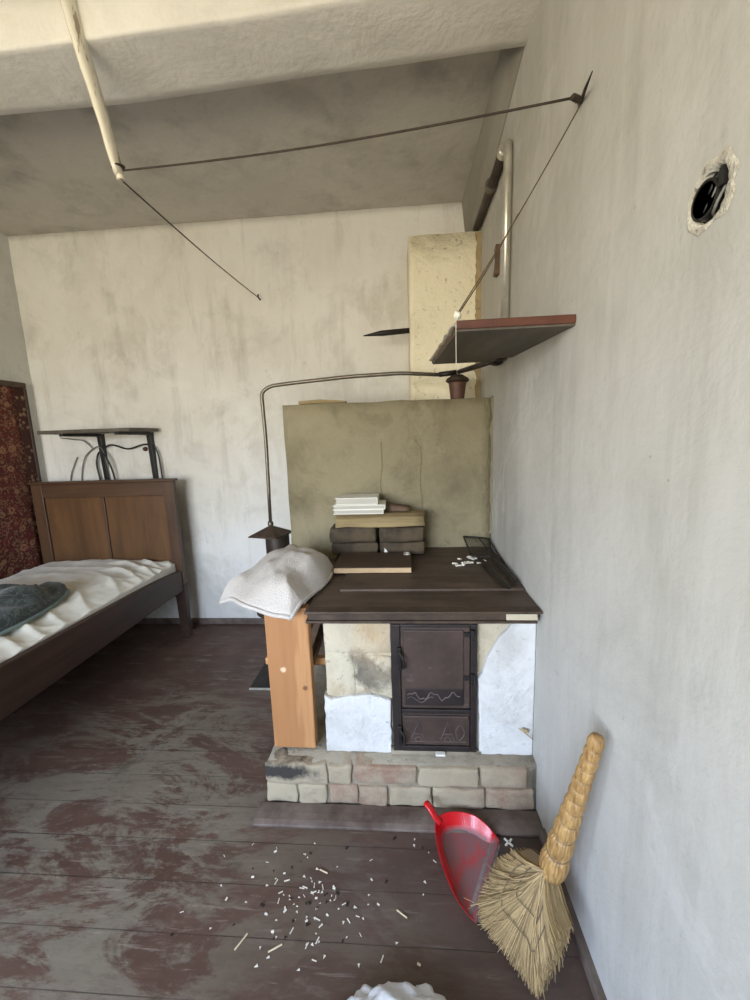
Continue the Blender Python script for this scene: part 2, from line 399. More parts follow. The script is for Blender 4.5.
def paisley():
    N = NT('dark_paisley_fabric')
    f1 = N.ramp(N.noise(11, 2, .5, N.vec(loc=(2, 3, 1)), 2.6), [(.44, 0), (.47, 1), (.52, 1), (.55, 0)])
    vo = N.n('ShaderNodeTexVoronoi', feature='F1', Scale=17); N.t.links.new(N.tc.outputs['Object'], vo.inputs['Vector'])
    d = N.math('ADD', vo.outputs['Distance'], N.math('MULTIPLY', N.math('SUBTRACT', N.noise(24, 3), .5), .4))
    f2 = N.ramp(d, [(.16, 0), (.22, 1), (.32, 1), (.38, 0)])
    c = N.mix(N.ramp(N.noise(5, 3), [(.4, 0), (.6, 1)]), lin(24, 27, 26), lin(36, 46, 42))
    c = N.mix(N.math('MULTIPLY', f1, .75), c, lin(78, 86, 76))
    c = N.mix(N.math('MULTIPLY', f2, .7), c, lin(54, 66, 60))
    return N.done(c, .9, N.bump(N.noise(200, 2), .3, .003), **{'Sheen_Weight': .25})
m_paisley = paisley()
m_teal = cloth('pale_teal_lining', lin(92, 110, 106), lin(120, 138, 132), 300, .2)
m_blackcloth = cloth('black_cloth', lin(22, 21, 24), lin(34, 33, 36), 300, .2)
m_mortar = plaster('plinth_mortar', lin(142, 131, 111), lin(98, 86, 72), lin(158, 149, 130), dirt=.9, seed=51., bumpk=1., pits=.5)
def brickm():
    N = NT('worn_plinth_brick')
    oi = N.n('ShaderNodeNewGeometry')
    c = N.ramp(oi.outputs['Random Per Island'], [(0, lin(166, 153, 128)), (.3, lin(150, 134, 112)), (.5, lin(140, 108, 90)), (.75, lin(146, 122, 102)), (1, lin(172, 160, 134))])
    c = N.mix(N.math('MULTIPLY', N.ramp(N.noise(6, 8, .75), [(.42, 0), (.58, 1)]), .8), c, lin(166, 154, 130))
    c = N.mix(N.math('MULTIPLY', N.ramp(N.noise(14, 7, .7, N.vec(scale=(.5, 1, 1))), [(.55, 0), (.68, 1)]), .6), c, lin(118, 104, 92))
    c = N.mix(N.math('MULTIPLY', blob(N, (-.46, 0, .16), .02, .02, 20, .03, (.22, 0, 1)), .95), c, lin(40, 37, 36))
    return N.done(c, .92, N.bump(N.noise(35, 6, .7), .7, .008))
m_brick = brickm()
m_darkbrick = simple('sooty_firebrick', lin(60, 50, 38), .85, .4, 9, .8, 0, lin(92, 78, 58), 14)
m_paper = simple('white_paper', lin(226, 224, 214), .7, .04, 5, .05)
def pagesm():
    N = NT('page_edges')
    w = N.n('ShaderNodeTexWave', wave_type='BANDS', bands_direction='Z', Scale=160, Distortion=1.5); N.t.links.new(N.tc.outputs['Object'], w.inputs['Vector'])
    return N.done(N.mix(w.outputs['Fac'], lin(150, 146, 134), lin(200, 196, 184)), .85)
m_pages = pagesm()
m_chip = simple('pale_chip', lin(226, 220, 206), .8, .12, 30)
m_match = simple('pale_matchwood', lin(214, 196, 164), .8, .15, 30)
m_char = simple('charred_bit', lin(38, 32, 29), .8, .2, 30)
m_bag = None
def bagm():
    N = NT('white_plastic_film')
    return N.done(lin(222, 224, 226), .32, N.bump(N.noise(30, 5, .6), .5, .006), Transmission_Weight=.12)
m_bag = bagm()
m_hole = simple('black_socket_box', lin(30, 29, 28), .6, .3, 20)
def gyp():
    N = NT('crumbled_gypsum')
    c = N.mix(N.ramp(N.noise(30, 6, .7), [(.35, 0), (.65, 1)]), lin(178, 172, 156), lin(216, 211, 196))
    c = N.mix(N.math('MULTIPLY', N.ramp(N.noise(75, 5, .7, N.vec(loc=(3, 1, 2))), [(.56, 0), (.64, 1)]), .8), c, lin(92, 84, 70))
    return N.done(c, .95, N.bump(N.noise(90, 5, .7), .8, .008))
m_gypsum = gyp()
m_pole = None
def polem():
    N = NT('cream_gloss_paint')
    m = N.math('MULTIPLY', N.ramp(N.noise(9, 5, .6, N.vec(scale=(3, 3, .6))), [(.55, 0), (.6, 1)]), .85)
    return N.done(N.mix(m, lin(226, 221, 204), lin(140, 122, 92)), .16, N.bump(N.noise(14, 4, .6, N.vec(scale=(3, 3, .5))), .35, .006), Coat_Weight=.5)
m_pole = polem()
m_spall = plaster('brown_spalled_edge', lin(142, 122, 88), lin(108, 90, 62), lin(176, 158, 122), dirt=.7, pits=.5, seed=71., bumpk=.9)
m_window = simple('white_window_paint', lin(225, 224, 218), .5, .05)

# ------------------------------------------------------------------ the room
bm = nb(); box(bm, XL-.2, XR+.2, YR-.2, YB+.2, -.1, 0)
struct(obj('floor', bm, m_floor, origin=(0, 0, 0)), 'worn brown painted floorboards')
bm = nb(); box(bm, XL-.2, XR+.2, YR-.2, YB+.2, ZC, ZC+.12)
struct(obj('ceiling', bm, m_ceil, origin=(0, 0, ZC)))
bm = nb(); grid(bm, 60, 60, lambda u, v: V((XL-.2+(XR-XL+.4)*u, YB, ZC*v)))
for v in bm.verts: v.co.y += -.006*mnoise.noise(v.co*1.7)-.004*mnoise.noise(v.co*5)
bmesh.ops.extrude_face_region(bm, geom=bm.faces[:])
for v in bm.verts[-(61*61):]: v.co.y = YB+.18
struct(obj('wall_back', bm, m_back, smooth=True, origin=(0, YB, 0)))

def holed_wall(name, mat, fn, lo, hi, hole, depth, z1=ZC):
    """wall slab in (a, z) with a polygonal hole; fn(a, z, d) gives the point d deep into the wall"""
    bm = nb()
    outer = [(lo, 0), (hi, 0), (hi, z1), (lo, z1)]
    def loop(poly, d):
        vs = [bm.verts.new(fn(a, z, d)) for a, z in poly]
        return vs, [bm.edges.new((vs[i], vs[(i+1) % len(vs)])) for i in range(len(vs))]
    for d in (0, depth):
        vo, eo = loop(outer, d); vi, ei = loop(hole, d)
        bmesh.ops.triangle_fill(bm, edges=eo+ei, use_beauty=True)
        if d == 0: a0, b0 = vo, vi
        else: a1, b1 = vo, vi
    for p, q in ((a0, a1), (b0, b1)):
        for i in range(len(p)): bm.faces.new((p[i], p[(i+1) % len(p)], q[(i+1) % len(p)], q[i]))
    return struct(obj(name, bm, mat, origin=fn(0, 0, 0)))
# right wall with the broken socket hole
HY, HZ = .712, 1.797
rnd = random.Random(3)
hole = []
for k in range(28):
    t = 2*pi*k/28; hole.append((HY+cos(t)*.040*(1+.16*rnd.uniform(-1, 1)), HZ+sin(t)*.038*(1+.16*rnd.uniform(-1, 1))))
holed_wall('wall_right', m_right, lambda a, z, d: V((XR+d, a, z)), YR-.2, YB+.2, hole, .2)
W1 = [(-1.45, .8), (-.75, .8), (-.75, 2.35), (-1.45, 2.35)]
holed_wall('wall_left', m_left, lambda a, z, d: V((XL-d, a, z)), YR-.2, YB+.2, W1, .2)
W2 = [(-2.45, .8), (-.45, .8), (-.45, 2.35), (-2.45, 2.35)]
holed_wall('wall_rear', m_left, lambda a, z, d: V((a, YR-d, z)), XL-.2, XR+.2, W2, .2)
for nm, W, fn in (('window_1', W1, lambda a, z, d: V((XL-.1+d, a, z))), ('window_2', W2, lambda a, z, d: V((a, YR-.1+d, z)))):
    bm = nb(); a0, a1 = W[0][0], W[1][0]
    def bar(p, q, r, s):
        hexa(bm, [fn(p, r, -.03), fn(q, r, -.03), fn(q, r, .03), fn(p, r, .03), fn(p, s, -.03), fn(q, s, -.03), fn(q, s, .03), fn(p, s, .03)])
    bar(a0, a0+.05, .8, 2.35); bar(a1-.05, a1, .8, 2.35); bar(a0, a1, .8, .85); bar(a0, a1, 2.3, 2.35); bar((a0+a1)/2-.03, (a0+a1)/2+.03, .85, 2.3); bar(a0, a1, 1.85, 1.9)
    struct(obj(nm, bm, m_window))

# beam across the ceiling: lumpy plastered edges
bm = nb(); NX = 90
prof = [(1.475, ZC+.02), (1.477, 2.86), (1.479, 2.795), (1.4805, 2.786), (1.486, 2.782), (1.50, 2.781), (1.60, 2.782), (1.70, 2.784), (1.737, 2.787), (1.742, 2.795), (1.742, ZC+.02)]
def bpt(u, j):
    x = XL-.1+(XR-XL+.15)*u; y, z = prof[j]
    w = mnoise.noise(V((x*1.6, j*.15, 3)))*.018+mnoise.noise(V((x*5, j*.3, 1)))*.005
    return V((x, y+w*(1 if j > 6 else .35), z+(w*.5+.036*max(0, x+1.0) if 1 < j < 10 else 0)))
vs = [[bm.verts.new(bpt(i/NX, j)) for j in range(len(prof))] for i in range(NX+1)]
for i in range(NX):
    for j in range(len(prof)-1): bm.faces.new((vs[i][j], vs[i+1][j], vs[i+1][j+1], vs[i][j+1]))
    bm.faces.new((vs[i][-1], vs[i+1][-1], vs[i+1][0], vs[i][0]))
bm.faces.new(vs[0]); bm.faces.new(vs[-1][::-1])
struct(obj('ceiling_beam', bm, m_beam, smooth=True, origin=(0, 1.6, 2.79)), 'whitewashed beam across the ceiling')

# sloping plaster fillet where the recess ceiling meets the right wall
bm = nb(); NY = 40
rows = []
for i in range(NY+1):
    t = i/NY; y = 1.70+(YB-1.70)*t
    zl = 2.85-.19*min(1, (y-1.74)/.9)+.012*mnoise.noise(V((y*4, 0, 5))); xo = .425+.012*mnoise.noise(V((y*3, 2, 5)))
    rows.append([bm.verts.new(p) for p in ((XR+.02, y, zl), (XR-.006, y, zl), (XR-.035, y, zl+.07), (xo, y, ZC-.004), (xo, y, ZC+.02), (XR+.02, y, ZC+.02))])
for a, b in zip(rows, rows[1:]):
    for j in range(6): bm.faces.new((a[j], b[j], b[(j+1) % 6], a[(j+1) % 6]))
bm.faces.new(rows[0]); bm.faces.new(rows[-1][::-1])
m_fil = plaster('dark_fillet_plaster', lin(136, 131, 120), lin(104, 99, 90), lin(150, 145, 134), dirt=.6, seed=6., speck=False)  # fillet plaster set a darker grey than the ceiling limewash
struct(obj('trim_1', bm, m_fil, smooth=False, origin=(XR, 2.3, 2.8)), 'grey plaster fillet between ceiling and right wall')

bm = nb(); box(bm, XL, XR, YB-.022, YB+.01, 0, .045, bev=.006)
struct(obj('baseboard_back', bm, m_skirt))
bm = nb(); box(bm, XR-.022, XR+.01, YR, 1.27, 0, .035, bev=.006)
struct(obj('baseboard_right', bm, m_skirt))
bm = nb(); box(bm, XL-.01, XL+.02, YR, YB, 0, .045, bev=.006)
struct(obj('baseboard_left', bm, m_skirt))
bm = nb()
prism(bm, [(1.262, 0), (1.262, .010), (1.28, .018), (1.305, .022), (1.349, .022), (1.349, 0)], lambda a, b: V((-.605, a, b)), lambda a, b: V((XR-.001, a, b)))
struct(obj('trim_2', bm, m_skirt, bevel=.003), 'brown floor strip along the foot of the stove plinth')

# ------------------------------------------------------------------ stove
st = thing('kitchen_stove', 'masonry kitchen stove with whitewashed front, iron doors and dark cooktop', 'stove', (-.05, 1.8, 0))
YP = 1.35
# plinth: core + bricks in two courses
bm = nb(); hexa(bm, [(-.565, YP+.008, .0), (XR, YP+.012, .0), (XR, 2.2, .0), (-.565, 2.2, .0), (-.565, YP+.012, .188), (XR, YP+.016, .196), (XR, 2.2, .2), (-.565, 2.2, .2)])
sub(bm, 9); rough(bm, .006, 9, 2.)
for v in bm.verts: v.co.x = min(v.co.x, XR-.001); v.co.z = max(v.co.z, .001)
pl = obj('plinth', bm, m_mortar, st, smooth=True)
bm = nb()
def brick(x0, x1, z0, z1, seed):
    b2 = nb(); box(b2, x0, x1, YP-.001+random.uniform(-.002, .003), YP+.1, z0, z1, bev=.008); sub(b2, 4); rough(b2, .0075, 20, seed)
    me = bpy.data.meshes.new('t'); b2.to_mesh(me); b2.free(); bm.from_mesh(me); bpy.data.meshes.remove(me)
x = -.572
for i, w in enumerate((.255, .098, .252, .235, .18)):
    x1 = min(x+w-.008, XR-.004); brick(x, x1, .112 if i else .106, .19, i*3.1); x += w
x = -.572
for i, w in enumerate((.13, .12, .125, .115, .17, .2, .185)):
    x1 = min(x+w-.007, XR-.004); brick(x, x1, .018 if i % 2 else .020, .103, 50+i*2.3); x += w
for v in bm.verts: v.co.x = min(v.co.x, XR-.001)
obj('brick_course', bm, m_brick, pl, smooth=True)
# body
bm = nb(); box(bm, -.325, XR-.001, 1.44, 2.42, .19, .79); sub(bm, 12); rough(bm, .005, 8, 4.)
for v in bm.verts: v.co.x = min(v.co.x, XR-.001)
body = obj('body', bm, m_tan, st, smooth=True)
# brick joints of the bare patch, as raised blocks of masonry
bm = nb()
for (x0, x1, z0, z1, s) in ((-.325, -.065, .615, .775, 1), (-.325, -.21, .43, .603, 2), (-.203, -.065, .43, .603, 3)):
    b2 = nb(); box(b2, x0, x1, 1.434, 1.5, z0, z1, bev=.006); sub(b2, 4); rough(b2, .005, 16, s)
    me = bpy.data.meshes.new('t'); b2.to_mesh(me); b2.free(); bm.from_mesh(me); bpy.data.meshes.remove(me)
obj('bare_block', bm, m_tan, body, smooth=True)
def wash(poly, seed):
    bm = nb()
    # resample outline with wobble
    out = []
    for (a, b), (c, d) in zip(poly, poly[1:]+poly[:1]):
        L = hypot(c-a, d-b); k = max(1, int(L/.012))
        for i in range(k):
            t = i/k; x, z = a+(c-a)*t, b+(d-b)*t
            w = mnoise.noise(V((x*30, z*30, seed)))*.005
            edge = (abs(x-XR) < .01)
            out.append((min(XR-.001, x+(0 if edge else w)), z+w))
    prism(bm, out, lambda a, b: V((a, 1.418, b)), lambda a, b: V((a, 1.455, b)))
    o = obj('whitewash', bm, m_white, st, bevel=.005); return o
wash([(-.336, .193), (-.334, .445), (-.30, .425), (-.27, .432), (-.21, .44), (-.15, .447), (-.11, .437), (-.07, .424), (-.072, .193)], 1.)
wash([(.275, .195), (.272, .36), (.268, .52), (.285, .545), (.298, .60), (.318, .64), (.345, .69), (.372, .72), (.40, .755), (.44, .778), (XR-.001, .778), (XR-.001, .195)], 5.)
bm = nb(); box(bm, -.075, .28, 1.413, 1.47, .188, .207); sub(bm, 5); rough(bm, .004, 20, 9)
obj('hearth_sill', bm, m_mortar, st, smooth=True)
# doors
bm = nb()
x0, x1, z0, z1, yf = -.064, .262, .208, .745, 1.412
for (a, b, c, d) in ((x0, x0+.036, z0, z1), (x1-.024, x1, z0, z1), (x0+.036, x1-.024, z1-.012, z1), (x0+.036, x1-.024, z0, z0+.024), (x0+.036, x1-.024, .372, .392)):
    box(bm, a, b, yf, 1.46, c, d, bev=.003)
frame = obj('door_frame', bm, m_doordark, st)
bm = nb(); box(bm, x0+.038, x1-.026, yf+.006, 1.455, .394, .731, bev=.003); box(bm, x0+.05, x1-.05, yf+.0, yf+.01, .41, .722, bev=.004)
fd = obj('fire_door', bm, m_door, st)
bm = nb(); box(bm, x0+.052, x1-.052, yf-.003, yf+.004, .412, .482, bev=.002)
obj('sooty_band', bm, m_doordark, fd)
bm = nb()
xs = [x0+.06+i*(x1-x0-.125)/26 for i in range(27)]
tube(bm, [(x, yf-.003, .452+.014*sin(i*.62)+.006*sin(i*1.7+1)) for i, x in enumerate(xs)], .0026, 6)
tube(bm, [(x, yf-.003, .437+.012*sin(i*.62+.5)) for i, x in enumerate(xs[:14])], .0016, 6)
obj('chalk_mark', bm, m_chalk, fd)
for hz in (.705, .527):
    bm = nb(); lathe(bm, [(.008, -.022), (.0095, -.02), (.0095, .02), (.008, .022)], (x1-.018, yf-.006, hz), 12); box(bm, x1-.05, x1-.004, yf-.003, yf+.004, hz-.009, hz+.009, bev=.002)
    obj('hinge', bm, m_iron, fd, smooth=False)
bm = nb(); box(bm, x0+.024, x0+.04, yf-.012, yf+.004, .565, .655, bev=.003); tube(bm, arc([(x0+.032, yf-.01, .64), (x0+.05, yf-.028, .62), (x0+.05, yf-.028, .585), (x0+.034, yf-.012, .568)], .015), .005, 8)
obj('latch', bm, m_iron, fd)
bm = nb(); box(bm, x0+.038, x1-.026, yf+.004, 1.455, .234, .371, bev=.003); box(bm, x0+.044, x1-.032, yf-.006, yf+.008, .352, .368, bev=.003)
ad = obj('ash_door', bm, m_door, st)
bm = nb()
yq = yf+.002
for cx in (.035, .15):
    tube(bm, [(cx-.028, yq, .258), (cx, yq, .335), (cx+.026, yq, .258)], .002, 6); tube(bm, [(cx-.016, yq, .285), (cx+.014, yq, .285)], .0018, 6)
    tube(bm, spline([(cx-.015, yq, .262), (cx, yq, .272), (cx+.012, yq, .26), (cx, yq, .25), (cx-.015, yq, .262)], 5), .0016, 6)
tube(bm, spline([(.19, yq, .262), (.182, yq, .30), (.2, yq, .325), (.215, yq, .29), (.2, yq, .262), (.19, yq, .262)], 5), .0016, 6)
tube(bm, [(.0, yq, .25), (.22, yq, .252)], .0016, 6)
obj('raised_ornament', bm, m_chalk, ad)
bm = nb(); box(bm, x0+.02, x0+.036, yf-.012, yf+.004, .235, .325, bev=.003); tube(bm, arc([(x0+.028, yf-.01, .31), (x0+.046, yf-.026, .295), (x0+.046, yf-.026, .262), (x0+.03, yf-.01, .24)], .015), .005, 8)
obj('latch', bm, m_iron, ad)
# cooktop
bm = nb(); box(bm, -.372, XR-.004, 1.378, 2.205, .79, ZS); sub(bm, 10); rough(bm, .0025, 7, 6.)
for v in bm.verts: v.co.x = min(v.co.x, XR-.002)
ct = obj('cooktop', bm, m_cast, st, smooth=False, bevel=.003)
bm = nb(); box(bm, -.275, XR-.006, 1.555, 2.02, ZS-.003, ZS+.009, bev=.003)
obj('hot_plate', bm, m_cast, ct)
bm = nb()
box(bm, -.376, XR-.003, 1.352, 1.40, .8135, .8235, bev=.003)
box(bm, -.374, XR-.018, 1.356, 1.40, .776, .786, bev=.003)
box(bm, -.366, XR-.01, 1.368, 1.372, .784, .815)
obj('edge_iron', bm, m_rust, ct)
bm = nb(); box(bm, .355, .462, 1.360, 1.372, .788, .812, bev=.002); rough(bm, .002, 40)
obj('pale_patch', bm, m_tan, ct)
# firewall
bm = nb(); box(bm, -.655, XR-.001, 2.2, 2.42, .0, 1.636); sub(bm, 18); rough(bm, .006, 5, 8.)
for v in bm.verts:
    v.co.x = min(v.co.x, XR-.001); v.co.z = max(0, v.co.z)
    if v.co.z > 1.6: v.co.z += .006*mnoise.noise(v.co*9)
m_crack = simple('plaster_crack', lin(104, 96, 72), .9)
fw = obj('firewall', bm, m_fire, st, smooth=True)
bm = nb()                                       # hairline cracks standing proud as plaster ridges
tube(bm, spline([(-.12, 2.194, 1.42), (-.115, 2.194, 1.3), (-.13, 2.194, 1.18), (-.12, 2.194, 1.08)], 6), .0013, 5)
tube(bm, spline([(.06, 2.194, 1.43), (.10, 2.194, 1.36), (.09, 2.194, 1.22), (.1, 2.194, 1.05)], 6), .0010, 5)
rough(bm, .006, 14)
obj('crack', bm, m_crack, fw)
bm = nb()                                       # broken edge next to the wall
pts = []
for i in range(40):
    z = .9+i*.019; pts.append((XR-.010-.010*mnoise.noise(V((z*14, 1, 2))), z))
prism(bm, [(XR-.001, .9), (XR-.001, 1.64)]+pts[::-1], lambda a, b: V((a, 2.186, b)), lambda a, b: V((a, 2.21, b)))
obj('crumbled_edge', bm, m_fire, fw)

# chimney stack behind the firewall
ch = thing('chimney_stack', 'cream plastered chimney stack rising behind the green-grey stove wall', 'chimney', (.27, 2.72, 1.636))
bm = nb(); box(bm, .056, XR-.001, 2.56, YB-.012, .0, 2.605); sub(bm, 14); rough(bm, .008, 6, 12.)
for v in bm.verts: v.co.x = min(v.co.x, XR-.001); v.co.y = min(v.co.y, YB-.012); v.co.z = max(v.co.z, 0)
obj('stack', bm, m_chim, ch, smooth=True)
bm = nb(); pts = []
for i in range(60):
    z = 1.62+i*.0165; pts.append((XR-.03-.016*mnoise.noise(V((z*16, 4, 2)))-.01*mnoise.noise(V((z*50, 4, 2))), z))
prism(bm, [(XR-.001, 1.62), (XR-.001, pts[-1][1])]+pts[::-1], lambda a, b: V((a, 2.543, b)), lambda a, b: V((a, 2.57, b)))
obj('spalled_edge', bm, m_spall, ch)
bm = nb(); tube(bm, [(.07, 2.645, 2.10), (-.12, 2.645, 2.092), (-.15, 2.645, 2.09), (-.235, 2.645, 2.082)], [.016, .017, .013, .003], 10)
tag(obj('iron_spike', bm, m_iron, smooth=True), 'black iron spike sticking out sideways from the cream chimney', 'spike')

# ------------------------------------------------------------------ things on the cooktop
def bx_thing(name, dims, mat, label, cat, group=None, bev=.010, rr=.008, seed=0, rz=0.):
    x0, x1, y0, y1, z0, z1 = dims
    bm = nb(); box(bm, x0, x1, y0, y1, z0, z1, bev=bev); sub(bm, 4); rough(bm, rr*.8, 10, seed); rough(bm, rr*.5, 34, seed)
    c = V(((x0+x1)/2, (y0+y1)/2, z0))
    for v in bm.verts:
        v.co = c+Matrix.Rotation(rz, 3, 'Z') @ (v.co-c); v.co.z = max(z0, v.co.z)
    o = obj(name, bm, mat, smooth=True); tag(o, label, cat, group); return o
G = 'dark bricks stacked on the cooktop'
zb = ZS+.010
bx_thing('firebrick', (-.395, -.146, 2.035, 2.155, zb, zb+.066), m_darkbrick, 'sooty dark brick on the cooktop, lower left of the stack', 'brick', G, seed=1)
bx_thing('firebrick', (-.135, .105, 2.03, 2.155, zb, zb+.064), m_darkbrick, 'sooty dark brick on the cooktop, lower right of the stack', 'brick', G, seed=2)
bx_thing('firebrick', (-.395, -.15, 2.02, 2.145, zb+.07, zb+.153), m_darkbrick, 'dark brick in the upper left of the stack, under the pale log', 'brick', G, seed=3, bev=.014, rz=.02)
bx_thing('firebrick', (-.135, .098, 2.025, 2.145, zb+.069, zb+.150), m_darkbrick, 'dark brick in the upper right of the stack, under the pale log', 'brick', G, seed=4)
bm = nb(); zl = zb+.157
prism(bm, [(2.0, zl), (1.995, zl+.05), (2.03, zl+.066), (2.09, zl+.068), (2.14, zl+.05), (2.15, zl)], lambda a, b: V((-.362, a, b)), lambda a, b: V((.10, a, b)))
sub(bm, 7); rough(bm, .010, 9, 5); rough(bm, .004, 40, 2)
for v in bm.verts: v.co.z = max(zl, v.co.z)
tag(obj('split_log', bm, m_log, smooth=True), 'pale split log lying across the top of the dark bricks', 'log')
zk = zl+.074
def booklet(dims, label, rz, curl=0):
    x0, x1, y0, y1, z0, z1 = dims; c = V(((x0+x1)/2, (y0+y1)/2, z0)); t = .0035
    th = thing('booklet', label, 'booklet', c, 'white booklets on the log')
    R = Matrix.Rotation(rz, 3, 'Z')
    def fin(bm):
        for v in bm.verts: v.co = c+R @ (v.co-c)
        return bm
    bm = nb(); box(bm, x0+.004, x1-.003, y0+.004, y1-.004, z0+t, z1-t); sub(bm, 2); rough(bm, .001, 40); obj('pages', fin(bm), m_pages, th)
    bm = nb(); box(bm, x0, x1, y0, y1, z0, z0+t); box(bm, x0, x1, y0, y1, z1-t, z1); box(bm, x1-.003, x1, y0, y1, z0+t, z1-t); sub(bm, 1); obj('cover', fin(bm), m_paper, th)
booklet((-.362, -.105, 1.985, 2.13, zk, zk+.024), 'thick greyish booklet at the bottom of the white pile on the log', -.02)
booklet((-.366, -.098, 1.978, 2.13, zk+.0245, zk+.048), 'wide white booklet in the middle of the pile on the log', .025)
booklet((-.352, -.135, 1.99, 2.13, zk+.0485, zk+.084), 'narrower white booklet on top of the pile on the log', 0.)
bm = nb(); hexa(bm, [(-.085, 2.06, zl+.070), (.03, 2.06, zl+.070), (.03, 2.12, zl+.070), (-.085, 2.12, zl+.070), (-.085, 2.06, zl+.107), (.025, 2.07, zl+.091), (.025, 2.12, zl+.091), (-.085, 2.12, zl+.107)]); sub(bm, 3); rough(bm, .003, 20)
tag(obj('bark_piece', bm, m_oldwood, smooth=True), 'small dark brown bark piece on the log beside the booklets', 'wood piece')
th = thing('wooden_board', 'dark stained wooden board with pale sawn front edge lying before the bricks', 'board', (-.15, 1.86, ZS+.009))
bm = nb(); box(bm, -.335, .028, 1.752, 1.995, ZS+.010, ZS+.036, bev=.003); obj('plank', bm, m_board, th)
bm = nb(); box(bm, -.332, .025, 1.746, 1.7525, ZS+.012, ZS+.034, bev=.001); obj('sawn_edge', bm, m_boardedge, th)
bm = nb(); tube(bm, arc([(-.005, 1.94, ZS+.040), (.02, 1.94, ZS+.040), (.02, 1.97, ZS+.04), (-.005, 1.97, ZS+.04), (-.005, 1.945, ZS+.04)], .006), .004, 8)
tag(obj('metal_clip', bm, m_chrome, smooth=True), 'small bent metal clip at the right end of the dark board', 'clip')
bm = nb(); hexa(bm, [(-.112, 2.008, zb), (-.078, 2.005, zb), (-.08, 2.012, zb), (-.11, 2.014, zb), (-.108, 2.018, zb+.04), (-.098, 2.018, zb+.032), (-.1, 2.02, zb+.03), (-.108, 2.02, zb+.042)])
tag(obj('paper_scrap', bm, m_paper), 'torn white paper scrap leaning on the lower right brick', 'paper')
# wire toasting grill with two flat handles
th = thing('wire_grill', 'dark wire grill with two long handles in the right corner of the cooktop', 'grill', (.4, 1.9, ZS+.01))
zg = ZS+.016
A, B, Cc, Dd = (.325, 2.178, .885), (.462, 2.178, .872), (.432, 1.93, zg+.006), (.33, 1.95, zg+.006)
bm = nb(); tube(bm, arc([A, B, Cc, Dd, A], .02), .0045, 8)
tube(bm, [(.405, 2.178, .878), (.442, 1.85, zg+.002)], .003, 8); tube(bm, arc([(.462, 2.178, .872), (.468, 2.0, .84), (.462, 1.84, zg)], .05), .003, 8)
obj('wire_frame', bm, m_iron, th, smooth=True)
bm = nb()
for i in range(1, 12):
    t = i/12; p = V(A).lerp(V(B), t); q = V(Dd).lerp(V(Cc), t); tube(bm, [p, q], .0009, 5)
for i in range(1, 14):
    t = i/14; p = V(A).lerp(V(Dd), t); q = V(B).lerp(V(Cc), t); tube(bm, [p, q], .0009, 5)
obj('wire_mesh', bm, m_darkpipe, th)
for p, q in (((.36, 1.96, zg+.004), (.405, 1.53, zg+.004)), ((.432, 1.95, zg+.006), (.452, 1.60, zg+.006))):
    bm = nb(); tube(bm, [p, q], [.010, .013], 4, flat=.45); obj('handle', bm, m_iron, th)
mpel = None
rnd = random.Random(11)
for k in range(26):
    u, v = rnd.gauss(0, 1), rnd.gauss(0, 1)
    x, y = .29+u*.035, 1.862+v*.025+u*.012
    if k > 19: x, y = .325+u*.012, 1.955+v*.012
    if mpel is None:
        bm = nb(); box(bm, -.011, .011, -.005, .005, 0, .006, bev=.0015); o = obj('pellet', bm, m_chip, origin=(0, 0, 0)); mpel = o
    else: o = mpel.copy(); COL.objects.link(o)
    o.location = (x, y, ZS+.0095+(.005 if abs(u)+abs(v) < .8 else 0)); o.rotation_euler = (rnd.uniform(-.2, .2), rnd.uniform(-.2, .2), rnd.uniform(0, pi))
    tag(o, 'white pellet in the small heap on the dark cooktop near the wire grill', 'pellet', 'white pellets on the cooktop')
bm = nb(); box(bm, .10, .138, 1.385, 1.403, .2075, .215, bev=.001)
o = tag(obj('paper_roll', bm, m_paper), 'small white paper scrap on the ledge below the ash door', 'paper')
o.location.z = .211
bm = nb(); tube(bm, spline([(.425, 1.42, .312), (.44, 1.405, .308), (.452, 1.40, .30), (.466, 1.40, .288), (.474, 1.405, .276)], 5), .0025, 8); tube(bm, spline([(.436, 1.414, .314), (.446, 1.402, .316), (.455, 1.41, .308)], 5), .006, 8)
tag(obj('wall_hook', bm, m_spall, smooth=True), 'rusty twisted hook low in the whitewash beside the right wall', 'hook')

# towel: crumpled and draped over the side stand and the corner of the cooktop
corners = {'L': V((-.765, 1.49)), 'F': V((-.425, 1.345)), 'R': V((-.335, 1.80)), 'B': V((-.60, 2.14))}
def tow(u, v, top=True):
    a = corners['L'].lerp(corners['F'], u); b = corners['B'].lerp(corners['R'], u); p = a.lerp(b, v)
    # round the outline a little
    p = p+V(((u-.5)*.05*sin(pi*v), (v-.5)*.05*sin(pi*u)))
    p = p+V((mnoise.noise(V((u*4, v*4, 2)))*.018, mnoise.noise(V((u*4, v*4, 7)))*.018))
    e = min(u, 1-u, v, 1-v); dome = min(1, e/.22); dome = dome*(2-dome)
    base = ZS+.006
    h = base+.016+dome*(.05+.045*(1-abs(v-.55)*1.4))
    wr = .009*sin(8*u+4*v+2*sin(5*v))+.006*sin(15*v-8*u+1.5*sin(7*u))+.012*mnoise.noise(V((u*5, v*5, 4)))+.006*mnoise.noise(V((u*13, v*13, 8)))
    h += wr*(.25+.75*dome)
    # the front corner folds down over the post, the left side sags
    lft = max(0, .24-u)/.24; frt = max(0, .12-v)/.12*max(0, (u-.3)/.7)
    h -= .04*lft**1.4+.035*frt
    if not top: h -= .02+.055*dome; h = max(h, base-.045*lft**1.2-.035*frt) if lft == 0 and frt == 0 else h
    return V((p.x, p.y, h))
bm = nb(); closed_sheet(bm, 56, 56, lambda u, v: tow(u, v), lambda u, v: tow(u, v, False))
for k in range(2): bmesh.ops.smooth_vert(bm, verts=bm.verts[:], factor=.4, use_axis_x=True, use_axis_y=True, use_axis_z=True)
